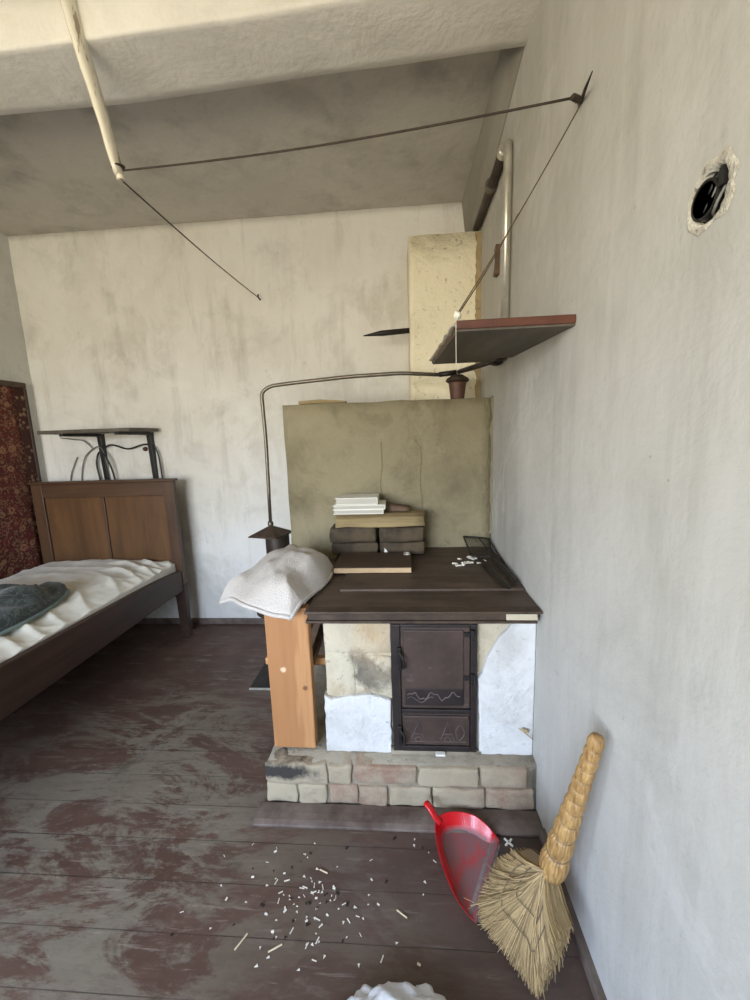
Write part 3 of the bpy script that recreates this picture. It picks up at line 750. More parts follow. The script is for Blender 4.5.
tow_o = tag(obj('towel', bm, m_towel, smooth=True, subsurf=1), 'off-white terry towel draped over the pine stand and cooktop corner', 'towel')

for lab, pts in (('front', [tow(i/30, 0) for i in range(2, 31)]), ('side', [tow(1, i/30) for i in range(0, 27)])):
    bm = nb(); tube(bm, [p+V((0, 0, -.006)) for p in pts], .0065, 8, flat=1.3); obj('hem', bm, m_towel, tow_o, smooth=True)
# pine side stand left of the stove
sd = thing('side_stand', 'fresh pine side stand with wide front plank standing on the brick plinth', 'stand', (-.457, 1.45, .197))
bm = nb(); box(bm, -.553, -.380, 1.42, 1.465, .204, ZS-.012, bev=.004); obj('front_plank', bm, m_pine, sd)
bm = nb(); box(bm, -.545, -.372, 2.02, 2.06, .20, ZS-.012, bev=.004); obj('back_plank', bm, m_oldwood, sd)
for xx in (-.535, -.40):
    bm = nb(); box(bm, xx, xx+.022, 1.467, 2.018, .70, ZS-.014, bev=.003); obj('top_rail', bm, m_oldwood, sd)
bm = nb(); box(bm, -.605, -.335, 1.53, 1.56, .505, .535, bev=.002); obj('cross_bar', bm, m_pined, sd)
bm = nb(); hexa(bm, [(-.40, 1.48, .54), (-.378, 1.48, .54), (-.345, 1.95, .69), (-.365, 1.95, .69), (-.40, 1.48, .575), (-.378, 1.48, .575), (-.345, 1.95, .725), (-.365, 1.95, .725)]); obj('brace', bm, m_oldwood, sd)

# metal stand with a pyramid cap, and the bent tube from it to the clay pot
fs = thing('pipe_stand', 'dark sheet-metal pipe stand with a flat pyramid cap left of the stove', 'stand', (-.80, 2.28, 0))
cx, cy = -.80, 2.28
bm = nb(); r = .135; ang = .5
pts = [(cx+r*cos(ang+k*pi/2), cy+r*sin(ang+k*pi/2), .888) for k in range(4)]
lo_ = [bm.verts.new(p) for p in pts]; lo2 = [bm.verts.new((p[0], p[1], .894)) for p in pts]; tp = [bm.verts.new((cx+.012*cos(ang+k*pi/2), cy+.012*sin(ang+k*pi/2), .944)) for k in range(4)]
bm.faces.new(lo_[::-1]); bm.faces.new(tp)
for k in range(4):
    j = (k+1) % 4; bm.faces.new((lo_[k], lo_[j], lo2[j], lo2[k])); bm.faces.new((lo2[k], lo2[j], tp[j], tp[k]))
obj('pyramid_cap', bm, m_rust, fs)
bm = nb(); lathe(bm, [(.068, .012), (.068, .40), (.07, .41), (.07, .888)], (cx+.035, cy, 0), 28); obj('column', bm, m_darkpipe, fs, smooth=False)
bm = nb(); lathe(bm, [(.118, .41), (.125, .412), (.125, .445), (.118, .447)], (cx+.008, cy-.01, 0), 28); obj('tray', bm, m_rust, fs)
bm = nb(); box(bm, -.935, -.68, 2.085, 2.40, 0, .012, bev=.003); obj('base_plate', bm, m_iron, fs)
bm = nb(); box(bm, -.935, -.68, 2.079, 2.086, .002, .012); obj('base_edge', bm, m_chrome, fs)
bm = nb(); lathe(bm, [(.012, .94), (.017, .948), (.017, .962), (.012, .972)], (cx, cy, 0), 16); obj('collar', bm, m_copper, fs, smooth=True)
bm = nb(); tube(bm, arc([(cx, cy, .97), (-.795, cy, 1.2), (-.79, cy, 1.45), (-.795, cy, 1.72), (-.74, cy, 1.752), (-.626, cy, 1.762), (-.285, cy, 1.784), (.0, cy, 1.79), (.21, cy, 1.772)], .045), .0105, 12)
tag(obj('bent_tube', bm, m_copper, smooth=True), 'thin bent steel tube running from the pyramid-capped stand over the stove wall', 'tube')
pt = thing('clay_pot', 'small brown clay pot on top of the stove wall under the shelf', 'pot', (.305, 2.28, 1.636))
bm = nb(); lathe(bm, [(.034, 1.637), (.037, 1.64), (.048, 1.725), (.046, 1.726)], (.305, 2.28, 0), 24); obj('pot_body', bm, m_clay, pt, smooth=False)
bm = nb(); lathe(bm, [(.052, 1.7265), (.064, 1.735), (.058, 1.748), (.03, 1.766), (.012, 1.77)], (.305, 2.28, 0), 24); obj('pot_lid', bm, m_rust, pt, smooth=False)
bm = nb(); tube(bm, [(.206, 2.28, 1.773), (.30, 2.28, 1.781)], .014, 12); obj('tube_sleeve', bm, m_iron, pt, smooth=True)
bm = nb(); tube(bm, [(.31, 2.27, 1.781), (.36, 2.19, 1.785), (.44, 2.03, 1.788)], [.012, .013, .013], 12); rough(bm, .002, 40)
tag(obj('wrapped_tube', bm, m_darkpipe, smooth=True), 'short rag-wrapped tube from the clay pot to the pipe under the shelf', 'tube')
bm = nb(); prism(bm, [(-.575, 1.643), (-.575, 1.658), (-.45, 1.664), (-.31, 1.651), (-.31, 1.643)], lambda a, b: V((a, 2.24, b)), lambda a, b: V((a, 2.29, b)))
tag(obj('wood_splinter', bm, m_log), 'flat pale wood splinter lying on top of the stove wall', 'splinter')

# pipe on the right wall
gp = thing('wall_pipe', 'silver pipe bent over on the right wall behind the shelf', 'pipe', (.455, 1.875, 1.79))
bm = nb(); tube(bm, arc([(.455, 1.88, 1.815), (.455, 1.865, 2.56), (.455, 1.875, 2.622), (.455, 1.93, 2.625)], .06, 8), .0175, 16); obj('silver_pipe', bm, m_chrome, gp, smooth=True)
bm = nb(); tube(bm, [(.455, 1.94, 2.625), (.455, 2.575, 2.628)], .021, 16); obj('dark_pipe', bm, m_darkpipe, gp, smooth=True)
bm = nb(); lathe(bm, [(.022, 0), (.027, .004), (.027, .036), (.022, .04)], (.455, 1.915, 2.625), 18, (0, 1, 0)); obj('collar', bm, m_chrome, gp, smooth=False)
bm = nb(); lathe(bm, [(.026, 0), (.03, .004), (.03, .03), (.026, .034)], (.452, 2.155, 2.626), 18, (0, 1, 0)); obj('collar', bm, m_copper, gp, smooth=False)
bm = nb(); tube(bm, arc([(.455, 1.88, 1.825), (.453, 1.90, 1.79), (.44, 2.03, 1.788)], .03), .02, 14); lathe(bm, [(.026, -.02), (.03, -.015), (.03, .02), (.026, .025)], (.447, 1.975, 1.789), 16, (-.1, 1, 0)); obj('elbow', bm, m_iron, gp, smooth=False)
bm = nb(); box(bm, .462, XR+.004, 2.09, 2.14, 2.20, 2.33, bev=.004); sub(bm, 3); rough(bm, .008, 24)
tag(obj('wall_plug', bm, m_oldwood, smooth=True), 'rough wooden plug in the right wall behind the silver pipe', 'plug')

# hanging shelf on the right wall
sh = thing('wall_shelf', 'reddish-brown board shelf hung by wires on the right wall above the stove', 'shelf', (.31, 1.57, 1.755))
bm = nb(); poly = [(.155, 1.184), (XR-.001, 1.184), (XR-.001, 1.84), (.425, 1.84), (.425, 1.915), (XR-.001, 1.915), (XR-.001, 1.96), (.143, 1.96)]
zsf = lambda y: 1.732+(y-1.184)*.055
prism(bm, poly, lambda a, b: V((a, b, zsf(b)+.006)), lambda a, b: V((a, b, zsf(b)+.029)))
obj('board', bm, m_shelfw, sh, bevel=.003)
bm = nb(); prism(bm, [(.158, 1.19), (XR-.001, 1.19), (XR-.001, 1.835), (.422, 1.835), (.422, 1.92), (XR-.001, 1.92), (XR-.001, 1.956), (.147, 1.956)], lambda a, b: V((a, b, zsf(b))), lambda a, b: V((a, b, zsf(b)+.0065)))
obj('underside', bm, m_shelfu, sh)
bm = nb(); tube(bm, arc([(.162, 1.205, zsf(1.2)+.034), (.155, 1.2, zsf(1.2)+.055), (.166, 1.22, zsf(1.2)+.06), (.17, 1.21, zsf(1.2)+.033)], .01), .004, 8); bmesh.ops.create_icosphere(bm, subdivisions=3, radius=.011, matrix=Matrix.Translation((.162, 1.208, zsf(1.2)+.047)))
obj('screw_eye', bm, m_chip, sh, smooth=True)
bm = nb()
pts = [(V((.1515-.0115*i/14, 1.19+.054*i, zsf(1.19+.054*i)+.016+.004*sin(i*2.3)))) for i in range(15)]
tube(bm, pts, [.006+.004*abs(sin(i*1.7)) for i in range(15)], 6, flat=.5); rough(bm, .003, 30); obj('peeling_edge', bm, m_chrome, sh)
for (p, q, lab) in (((.476, 1.21, 2.276), (.16, 1.21, zsf(1.2)+.05), 'thin wire holding the shelf corner from the big nail'), ((.476, 1.776, 2.303), (.164, 1.214, zsf(1.2)+.05), 'second thin wire holding the shelf corner from the wall beside the pipe')):
    bm = nb(); pts = [V(p).lerp(V(q), i/16)+V((0, 0, -.012*sin(pi*i/16))) for i in range(17)]
    tube(bm, pts, .0018, 6); tag(obj('shelf_wire', bm, m_wire), lab, 'wire', 'wires holding the shelf')
bm = nb(); tube(bm, [(.154, 1.178, zsf(1.2)+.04), (.153, 1.172, 1.72), (.154, 1.174, 1.628)], .0012, 6)
tag(obj('hanging_string', bm, m_string), 'thin white string dangling from the outer shelf corner', 'string')
nl = thing('wall_nail', 'long black iron spike in the right wall where the clothesline is knotted', 'nail', (.47, 1.2, 2.296))
bm = nb(); tube(bm, [(XR+.004, 1.235, 2.29), (.462, 1.15, 2.268), (.44, 1.06, 2.238)], [.0045, .004, .0012], 8); 
for v in bm.verts: pass
obj('shank', bm, m_iron, nl, smooth=True)
bm = nb()
for k in range(4): lathe(bm, [(.005, -.006), (.009, 0), (.005, .006)], (.472-.007*k, 1.205-.004*k, 2.284), 12, (-.9, -.2, .1+.3*k))
obj('knot', bm, m_cord, nl, smooth=True)

# pole hanging from the beam and the lines tied to it
hp = thing('hanging_pole', 'glossy cream painted pole hanging down slantwise from the ceiling beam', 'pole', (-1.03, 1.47, 2.80))
bm = nb(); P0, P1 = V((-1.062, 1.458, 2.94)), V((-.985, 1.52, 2.40)); K = 24
pts = [P0.lerp(P1, i/K)+V((.0015*sin(i*.5), 0, 0)) for i in range(K+1)]
tube(bm, pts, [.039-.014*(i/K)+.0008*sin(i*1.3) for i in range(K+1)], 16, flat=.55)
obj('shaft', bm, m_pole, hp, smooth=True)
bm = nb(); lathe(bm, [(.012, 0), (.014, .003), (.014, .012), (.011, .014)], P1+V((0, 0, .0)), 16, (.15, .1, -1)); obj('end_cap', bm, m_pole, hp, smooth=True)
bm = nb(); lathe(bm, [(.0215, -.0025), (.0235, 0), (.0215, .0025)], P1+V((-.002, -.002, .025)), 18, (.15, .12, -1)); obj('loop', bm, m_cord, hp, smooth=True)
bm = nb(); a, b = P1+V((.02, -.01, .008)), V((.452, 1.20, 2.287)); pts = [a.lerp(b, i/20)+V((0, 0, -.018*sin(pi*i/20))) for i in range(21)]
tube(bm, pts, .003, 8); tag(obj('clothesline', bm, m_cord, smooth=True), 'dark cord clothesline strung from the hanging pole to the nail in the right wall', 'clothesline')
bm = nb(); a, b = P1+V((0, .012, -.012)), V((-.978, YB-.035, 2.43)); pts = [a.lerp(b, i/20)+V((0, 0, -.012*sin(pi*i/20))) for i in range(21)]
tube(bm, pts, .0028, 8); tag(obj('clothesline', bm, m_cord, smooth=True), 'dark wire from the hanging pole to the small hook in the back wall', 'clothesline')
bm = nb(); tube(bm, spline([(-.978, YB+.004, 2.428), (-.978, YB-.035, 2.428), (-.978, YB-.045, 2.442), (-.978, YB-.034, 2.45)], 5), .005, 8)
tag(obj('wall_hook', bm, m_iron, smooth=True), 'small black hook in the back wall holding the wire end', 'hook')

# broken socket hole
jb = thing('socket_hole', 'broken open socket hole with black wires in the right wall', 'socket', (XR, HY, HZ-.04))
bm = nb(); rr = random.Random(5); n = 36; A_ = []; B_ = []; C_ = []
for k in range(n):
    t = 2*pi*k/n; w = 1+.13*mnoise.noise(V((cos(t)*2, sin(t)*2, 3))); w2 = 1+.22*mnoise.noise(V((cos(t)*2.5, sin(t)*2.5, 9)))
    A_.append(bm.verts.new((XR-.001, HY+cos(t)*.052*w2, HZ+.004+sin(t)*.05*w2))); B_.append(bm.verts.new((XR-.004-.003*rr.random(), HY+cos(t)*.041*w, HZ+sin(t)*.040*w))); C_.append(bm.verts.new((XR+.03, HY+cos(t)*.034, HZ+sin(t)*.032)))
for P_, Q_ in ((A_, B_), (B_, C_)):
    for k in range(n): bm.faces.new((P_[k], P_[(k+1) % n], Q_[(k+1) % n], Q_[k]))
obj('gypsum_rim', bm, m_gypsum, jb, smooth=True)
bm = nb(); lathe(bm, [(.037, .0), (.037, .055), (.002, .056)], (XR+.01, HY, HZ), 28, (1, 0, 0)); obj('box', bm, m_hole, jb)
bm = nb(); lathe(bm, [(.028, 0), (.0285, .002), (.0285, .02), (.024, .02), (.024, 0)], (XR-.003, HY+.010, HZ), 28, (1, 0, 0)); obj('ring', bm, m_black, jb)
bm = nb(); box(bm, XR-.004, XR+.03, HY-.030, HY-.019, HZ+.002, HZ+.028); obj('bracket', bm, m_hole, jb)
for k, (dy, dz) in enumerate(((.012, -.01), (-.004, .004), (.004, .012), (-.01, -.014))):
    bm = nb(); tube(bm, spline([(XR+.05, HY+dy, HZ+dz), (XR+.012, HY+dy+.012, HZ+dz-.012), (XR-.002, HY+dy-.006, HZ+dz-.006), (XR+.004, HY+dy-.014, HZ+dz+.016)], 6), .0022, 8); obj('wire', bm, m_cable if k % 2 == 0 else m_greyc, jb, smooth=True)

# ------------------------------------------------------------------ bed corner
bd = thing('bed', 'old wooden bed with panelled headboard and dark side rail by the carpeted wall', 'bed', (-2.2, 1.75, 0))
HX0, HX1, HY0 = -2.715, -1.635, 2.70
def bpart(name, dims, mat, bev=.004):
    bm = nb(); box(bm, *dims, bev=bev); return obj(name, bm, mat, bd)
bpart('top_rail', (HX0+.085, HX1-.075, HY0, HY0+.04, 1.085, 1.185), m_bedwood)
bpart('headboard_cap', (HX0-.01, HX1+.012, HY0-.014, HY0+.052, 1.186, 1.204), m_bedwood)
bpart('stile', (HX0, HX0+.084, HY0, HY0+.04, .30, 1.185), m_bedwoodz)
bpart('stile', (HX1-.074, HX1, HY0, HY0+.04, .30, 1.185), m_bedwoodz)
bpart('mullion', (-2.188, -2.168, HY0+.002, HY0+.036, .42, 1.084), m_bedwoodz, .003)
bpart('panel', (HX0+.085, -2.189, HY0+.013, HY0+.03, .42, 1.084), m_panel, .002)
bpart('panel', (-2.167, HX1-.075, HY0+.013, HY0+.03, .42, 1.084), m_panel, .002)
bpart('bottom_rail', (HX0+.085, HX1-.075, HY0, HY0+.04, .32, .419), m_bedwood)
def leg(x0, x1, y0, y1, z1):
    bm = nb(); t = .008; hexa(bm, [(x0+t, y0+t, 0), (x1-t, y0+t, 0), (x1-t, y1-t, 0), (x0+t, y1-t, 0), (x0, y0, z1), (x1, y0, z1), (x1, y1, z1), (x0, y1, z1)]); obj('leg', bm, m_raild, bd, bevel=.003)
leg(HX1-.075, HX1+.004, HY0-.005, HY0+.05, .42); leg(HX0, HX0+.075, HY0-.005, HY0+.05, .30)
leg(HX1-.075, HX1+.004, .72, .775, .38); leg(HX0, HX0+.075, .72, .775, .38)
# near rail: slightly bellied, ends in the headboard
bm = nb(); ys = [.775+i*(HY0-.780)/24 for i in range(25)]; rows = []
for y in ys:
    t = (y-.775)/(HY0-.775); zt = .60-.055*t-.02*max(0, (t-.75)/.25)**2; zb_ = .365+.01*t
    rows.append([bm.verts.new(p) for p in ((-1.64, y, zb_), (-1.64, y, zt), (-1.675, y, zt), (-1.675, y, zb_))])
for a, b in zip(rows, rows[1:]):
    for j in range(4): bm.faces.new((a[j], b[j], b[(j+1) % 4], a[(j+1) % 4]))
bm.faces.new(rows[0]); bm.faces.new(rows[-1][::-1])
obj('side_rail', bm, m_raild, bd, bevel=.006)
bpart('side_rail', (-2.715, -2.69, .775, HY0-.006, .365, .55), m_raild)
bpart('footboard', (HX0, HX1, .73, .772, .36, .75), m_bedwood)
bpart('slat_base', (-2.688, -1.677, .775, HY0-.006, .37, .40), m_oldwood)
# sheeted mattress with wrinkles
def sheet(u, v):
    x = -2.735+(1.065)*u; y = .79+(HY0-.004-.79)*v
    e = max(0, (u-.86)/.14); e2 = max(0, (.1-u)/.1); ev = max(0, (v-.93)/.07); e0 = max(0, (.05-v)/.05)
    z = .600+.02*sin(pi*u)-.022*e**1.6-.02*e2-.0*ev-.05*e0**2
    wv = mnoise.noise(V((u*2.2, v*3, 1)))
    # tension folds running across to the rail, and along the headboard
    k = max(0, min(1, (u-.45)/.4)); z += .020*k*((1-abs(sin((v*41+u*13+wv*3.5))))**1.5-.3)*(1-.6*e)+.010*k*((1-abs(sin(v*23-u*7+wv*5)))**2-.3)*(1-.6*e)
    kh = max(0, (v-.72)/.28); z += .018*kh*((1-abs(sin(v*40+u*5+wv*2.2)))**1.5-.3)*(1-ev)
    z += .007*mnoise.noise(V((u*9, v*15, 6)))+.004*mnoise.noise(V((u*22, v*36, 2)))
    return V((x+ (0.004 if u > .98 else 0), y, z))
bm = nb(); closed_sheet(bm, 120, 190, sheet, lambda u, v: V((-2.685+1.005*u, .79+(HY0-.006-.79)*v, .402)))
for v in bm.verts:
    if v.co.x > -1.680: v.co.x = -1.680
tag(obj('bed_sheet', bm, m_sheet, smooth=True), 'rumpled cream sheet over the mattress of the wooden bed', 'bed sheet')
# folded paisley blanket
def blan(u, v, top):
    a = (u-.5)*2; b = (v-.5)*2
    x = -2.16+a*.33*sqrt(max(0, 1-b*b*.42))-b*.04; y = 1.62+b*.44*sqrt(max(0, 1-a*a*.42))+a*.10
    e = max(abs(a), abs(b)); d = max(0, 1-e**4)**.5
    n = mnoise.noise(V((u*3, v*3, 4)))
    h = .062*d+d*(.028*sin(9*v+4*u+n*3)+.022*sin(15*u-5*v+n*4)+.02*mnoise.noise(V((u*8, v*8, 1))))
    z = .628
    return V((x, y, z+(h+.012 if top else 0)))
bl = thing('folded_blanket', 'dark green and black paisley blanket folded on the bed sheet', 'blanket', (-2.12, 1.62, .628))
bm = nb(); closed_sheet(bm, 60, 60, lambda u, v: blan(u, v, 1)+V((0, 0, .012)), lambda u, v: blan(u, v, 0)+V((0, 0, .012)))
obj('upper_fold', bm, m_paisley, bl, smooth=True)
def blan3(u, v, top):
    p = blan(u, v, top); c = V((-2.12, 1.62, .628)); q = c+(p-c)*.70; q.x -= .05; q.y += .07
    q.z = .668+(p.z-.628)*.5 if top else .65; q.z += .010*sin(26*u+9*v) if top else 0
    return q
bm = nb(); closed_sheet(bm, 50, 50, lambda u, v: blan3(u, v, 1), lambda u, v: blan3(u, v, 0)); obj('top_fold', bm, m_paisley, bl, smooth=True)
def blan2(u, v, top):
    p = blan(u, v, 0); c = V((-2.12, 1.62, .628)); p = c+(p-c)*1.02; p.x += .006; p.z = .626+(.014+.004*sin(30*u) if top else 0); return p
bm = nb(); closed_sheet(bm, 50, 50, lambda u, v: blan2(u, v, 1), lambda u, v: blan2(u, v, 0)); obj('lining_edge', bm, m_teal, bl, smooth=True)
bm = nb(); bmesh.ops.create_icosphere(bm, subdivisions=4, radius=1)
for v in bm.verts:
    n = mnoise.noise(v.co*1.8); v.co = V((-1.80+v.co.x*.07*(1+.3*n), 1.26+v.co.y*.13*(1+.3*n), .612+max(0, v.co.z+.3)*.045*(1+.4*n)))
tag(obj('dark_cloth', bm, m_blackcloth, smooth=True), 'black cloth lump on the sheet in front of the paisley blanket', 'cloth')

# wall carpet on the left wall
wc = thing('wall_carpet', 'dark red floral carpet hung on the left wall beside the bed', 'carpet', (XL+.01, 1.75, .62))
bm = nb(); closed_sheet(bm, 50, 24, lambda u, v: V((XL+.016+.006*sin(u*40+v*3)*(1-v), .75+2.01*u, .50+1.39*v)), lambda u, v: V((XL+.004, .75+2.01*u, .50+1.39*v))); obj('pile_field', bm, m_carpet, wc, smooth=True)
bm = nb(); closed_sheet(bm, 4, 24, lambda u, v: V((XL+.017, 2.76+.07*u, .50+1.39*v)), lambda u, v: V((XL+.004, 2.76+.07*u, .50+1.39*v))); obj('border', bm, m_border, wc)
bm = nb(); box(bm, XL+.001, XL+.028, .75, 2.85, 1.888, 1.925, bev=.004); obj('top_batten', bm, m_bedwood, wc)
bm = nb(); box(bm, XL+.001, XL+.026, 2.83, 2.852, .50, 1.887, bev=.004); obj('side_batten', bm, m_raild, wc)

# shelf above the headboard
hs = thing('bracket_shelf', 'grey-brown board shelf on black brackets above the headboard', 'shelf', (-2.2, 2.8, 1.545))
bm = nb(); prism(bm, [(-2.50, 2.60), (-1.835, 2.60), (-1.815, 2.63), (-1.815, 2.90), (-2.50, 2.90)], lambda a, b: V((a, b, 1.541)), lambda a, b: V((a, b, 1.565))); obj('board', bm, m_shelfu, hs, bevel=.004)
for xb in (-2.285, -1.895):
    bm = nb()
    hexa(bm, [(xb-.012, 2.55, 1.520), (xb+.012, 2.55, 1.520), (xb+.012, 2.90, 1.518), (xb-.012, 2.90, 1.518), (xb-.012, 2.55, 1.540), (xb+.012, 2.55, 1.540), (xb+.012, 2.90, 1.540), (xb-.012, 2.90, 1.540)])
    hexa(bm, [(xb-.016, 2.905, 1.19), (xb+.016, 2.905, 1.19), (xb+.016, 2.93, 1.19), (xb-.016, 2.93, 1.19), (xb-.016, 2.885, 1.52), (xb+.016, 2.885, 1.52), (xb+.016, 2.93, 1.54), (xb-.016, 2.93, 1.54)])
    obj('bracket', bm, m_black, hs, bevel=.003)
bm = nb(); tube(bm, spline([(-2.27, 2.895, 1.43), (-2.2, 2.90, 1.455), (-2.08, 2.905, 1.42), (-1.95, 2.905, 1.45), (-1.87, 2.90, 1.43), (-1.84, 2.90, 1.35), (-1.832, 2.905, 1.1), (-1.832, 2.905, 1.0)], 8), .006, 8)
tag(obj('cable', bm, m_cable, smooth=True), 'black cable running between the two shelf brackets and down behind the headboard', 'cable')
bm = nb(); tube(bm, spline([(-2.33, 2.926, 1.0), (-2.335, 2.905, 1.2), (-2.345, 2.905, 1.32), (-2.31, 2.90, 1.40), (-2.24, 2.86, 1.38), (-2.21, 2.87, 1.30), (-2.205, 2.89, 1.2), (-2.205, 2.924, 1.0)], 8), .0065, 8)
tag(obj('cable', bm, m_cable, smooth=True), 'black cable looped around the foot of the first shelf bracket', 'cable')
for pts, lab in (([(-2.50, 2.915, 1.05), (-2.49, 2.915, 1.22), (-2.44, 2.91, 1.36), (-2.36, 2.91, 1.43), (-2.28, 2.88, 1.44), (-2.24, 2.87, 1.36), (-2.23, 2.88, 1.2)], 'grey cable arching over the headboard to the first bracket'),
                 ([(-2.585, 2.915, 1.12), (-2.58, 2.915, 1.22), (-2.53, 2.912, 1.32), (-2.50, 2.912, 1.37)], 'short grey cable stub rising at the far end of the headboard'),
                 ([(-2.60, 2.90, 1.52), (-2.50, 2.90, 1.505), (-2.42, 2.90, 1.49), (-2.36, 2.91, 1.43)], 'thin grey wire hanging under the far end of the bracket shelf')):
    bm = nb(); tube(bm, spline(pts, 8), .0042, 8); tag(obj('cable', bm, m_greyc, smooth=True), lab, 'cable')
bm = nb(); lathe(bm, [(.012, 0), (.018, .004), (.014, .02), (.006, .026)], (-1.955, YB+.002, 1.415), 14, (0, -1, 0)); tag(obj('cable_insulator', bm, m_clay, smooth=True), 'small brown cable insulator on the back wall between the shelf brackets', 'insulator')

# ------------------------------------------------------------------ dustpan
dp = thing('dustpan', 'dusty red plastic dustpan lying on the floor before the stove', 'dustpan', (.19, 1.15, 0))
# outer rim (top) and base outline, from lip corner round the back to the other lip corner
rim = [(.190, .986, .006), (.164, .999, .022), (.129, 1.03, .048), (.108, 1.08, .055), (.095, 1.13, .056), (.087, 1.19, .056), (.087, 1.24, .056), (.099, 1.275, .056), (.13, 1.295, .056), (.166, 1.302, .056), (.205, 1.300, .055), (.24, 1.291, .052), (.275, 1.265, .046), (.30, 1.245, .03), (.318, 1.24, .008)]
rim = [tuple(p) for p in spline(rim, 4)]
cen = V((.215, 1.15))
base_ = []
for (x, y, z) in rim:
    d = cen-V((x, y)); k = min(.034, z*.62); q = V((x, y))+d.normalized()*k; base_.append((q.x, q.y, .004))
bm = nb(); n = len(rim); th_ = .0035
def inset(p, k):
    d = (cen-V((p[0], p[1]))).normalized(); return (p[0]+d.x*k, p[1]+d.y*k)
R0 = [bm.verts.new(p) for p in rim]; B0 = [bm.verts.new(p) for p in base_]
R1 = [bm.verts.new((*inset(p, th_), p[2])) for p in rim]; B1 = [bm.verts.new((*inset(p, th_), p[2]+.004)) for p in base_]
for i in range(n-1):
    bm.faces.new((R0[i], R0[i+1], B0[i+1], B0[i])); bm.faces.new((R1[i], B1[i], B1[i+1], R1[i+1])); bm.faces.new((R0[i], R1[i], R1[i+1], R0[i+1]))
cA = bm.verts.new((cen.x, cen.y, .0075)); cB = bm.verts.new((cen.x, cen.y, .003))
for i in range(n-1): bm.faces.new((B1[i], cA, B1[i+1])); bm.faces.new((B0[i], B0[i+1], cB))
bm.faces.new((B1[-1], cA, B1[0])); bm.faces.new((B0[0], cB, B0[-1])); bm.faces.new((B0[0], B0[-1], B1[-1], B1[0]))
bm.faces.new((R0[0], B0[0], B1[0], R1[0])); bm.faces.new((R0[-1], R1[-1], B1[-1], B0[-1]))
obj('pan', bm, m_red, dp, smooth=False, bevel=.001)
la, lb = V(rim[0]), V(rim[-1]); dl = (lb-la).normalized(); nn = V((dl.y, -dl.x, 0))
if nn.dot(V((cen.x, cen.y, 0))-V((la.x, la.y, 0))) > 0: nn = -nn
bm = nb()
a, b = la-nn*.030+dl*.012, lb-nn*.030-dl*.012
hexa(bm, [(a.x, a.y, .0065), (b.x, b.y, .0065), (b.x+nn.x*.034, b.y+nn.y*.034, .001), (a.x+nn.x*.034, a.y+nn.y*.034, .001), (a.x, a.y, .0095), (b.x, b.y, .0095), (b.x+nn.x*.034, b.y+nn.y*.034, .004), (a.x+nn.x*.034, a.y+nn.y*.034, .004)])
obj('scuffed_lip', bm, m_lip, dp)
bm = nb(); tube(bm, spline([(.108, 1.262, .045), (.092, 1.272, .062), (.078, 1.284, .078), (.064, 1.297, .088), (.056, 1.303, .086)], 5), [.013]*4+[.0135]*8+[.0145]*6+[.013, .009, .004], 14, flat=.55); obj('handle', bm, m_red, dp, smooth=True)

# ------------------------------------------------------------------ broom
dp.location.x -= .003
bw = thing('hand_broom', 'straw hand broom leaning on the right wall with bound handle up', 'broom', (.32, .95, 0))
N0, T0 = V((.376, .940, .262)), V((.437, .862, .738)); ax = (T0-N0).normalized(); LH = (T0-N0).length
nrm = V((-.758, -.526, .386)).normalized(); side = ax.cross(nrm).normalized()
bm = nb()
segs = [.17, .14, .115, .09, .08, .075, .07, .07, .07, .065, .065]; tot = sum(segs); h = -.0; prof = []; rings_h = []
k = 0
for i, s in enumerate(segs):
    L = s/tot*LH; t = i/(len(segs)-1); r = .0172+.0075*(1-t)+.009*(1-t)**4
    for j in range(9):
        q = j/8; prof.append((r*(.73+.27*max(0, sin(pi*(.07+.86*q)))**.75), h+L*q*.999+j*1e-5))
    rings_h.append((h+L, r)); h += L
prof.append((.012, LH+.004)); prof.append((.004, LH+.006))
lathe(bm, prof, N0, 88, ax, lobes=22, amp=.085)
hd = obj('handle', bm, m_handle, bw, smooth=True)
for (hh, r) in rings_h[:-1]:
    bm = nb(); lathe(bm, [(r*.74, -.002), (r*.83, 0), (r*.74, .002)], N0+ax*hh, 32, ax); obj('binding', bm, m_thread, hd, smooth=True)
outl = [(0.322, 1.020, 0.245), (0.297, 1.029, 0.215), (0.277, 1.041, 0.188), (0.257, 1.041, 0.147), (0.236, 1.037, 0.1), (0.217, 1.03, 0.054), (0.203, 1.017, 0.012), (0.208, 0.99, 0.004), (0.228, 0.962, 0.004), (0.25, 0.933, 0.004), (0.272, 0.905, 0.004), (0.294, 0.876, 0.004), (0.314, 0.85, 0.004), (0.328, 0.838, 0.007), (0.346, 0.839, 0.046), (0.367, 0.847, 0.098), (0.384, 0.852, 0.141), (0.396, 0.858, 0.175)]
def opt(t):
    f = t*(len(outl)-1); i = min(int(f), len(outl)-2); return V(outl[i]).lerp(V(outl[i+1]), f-i)
rb = random.Random(21)
def strand(t, dpt, ln, jit, n=7):
    e = opt(t); s0 = N0+side*(.5-t)*.030+side*rb.uniform(-.006, .006)*min(jit, 1)+nrm*dpt*.015+ax*.035
    out = (e-N0).length; up = max(0, 1-t*3.2)
    ctrl = N0-ax*min(.07, out*.34)*(1-.75*up)+(e-N0)*.34+nrm*dpt*.05
    end = e+nrm*dpt*(.035 if e.z > .03 else .018)
    pts = []
    for i in range(n):
        q = i/(n-1)*ln; p = s0*(1-q)**2+ctrl*2*q*(1-q)+end*q*q
        if jit: p += V((rb.gauss(0, .0007), rb.gauss(0, .0007), rb.gauss(0, .0007)))*i*jit*.6
        p.z = max(.002, p.z); p.x = min(p.x, XR-.03); pts.append(p)
    return pts
bm = nb()
for sg in (1, -1):
    pass
TT, QQ = 40, 12
gA = [[bm.verts.new(p) for p in strand(i/TT, .72, .90, 0, QQ)] for i in range(TT+1)]
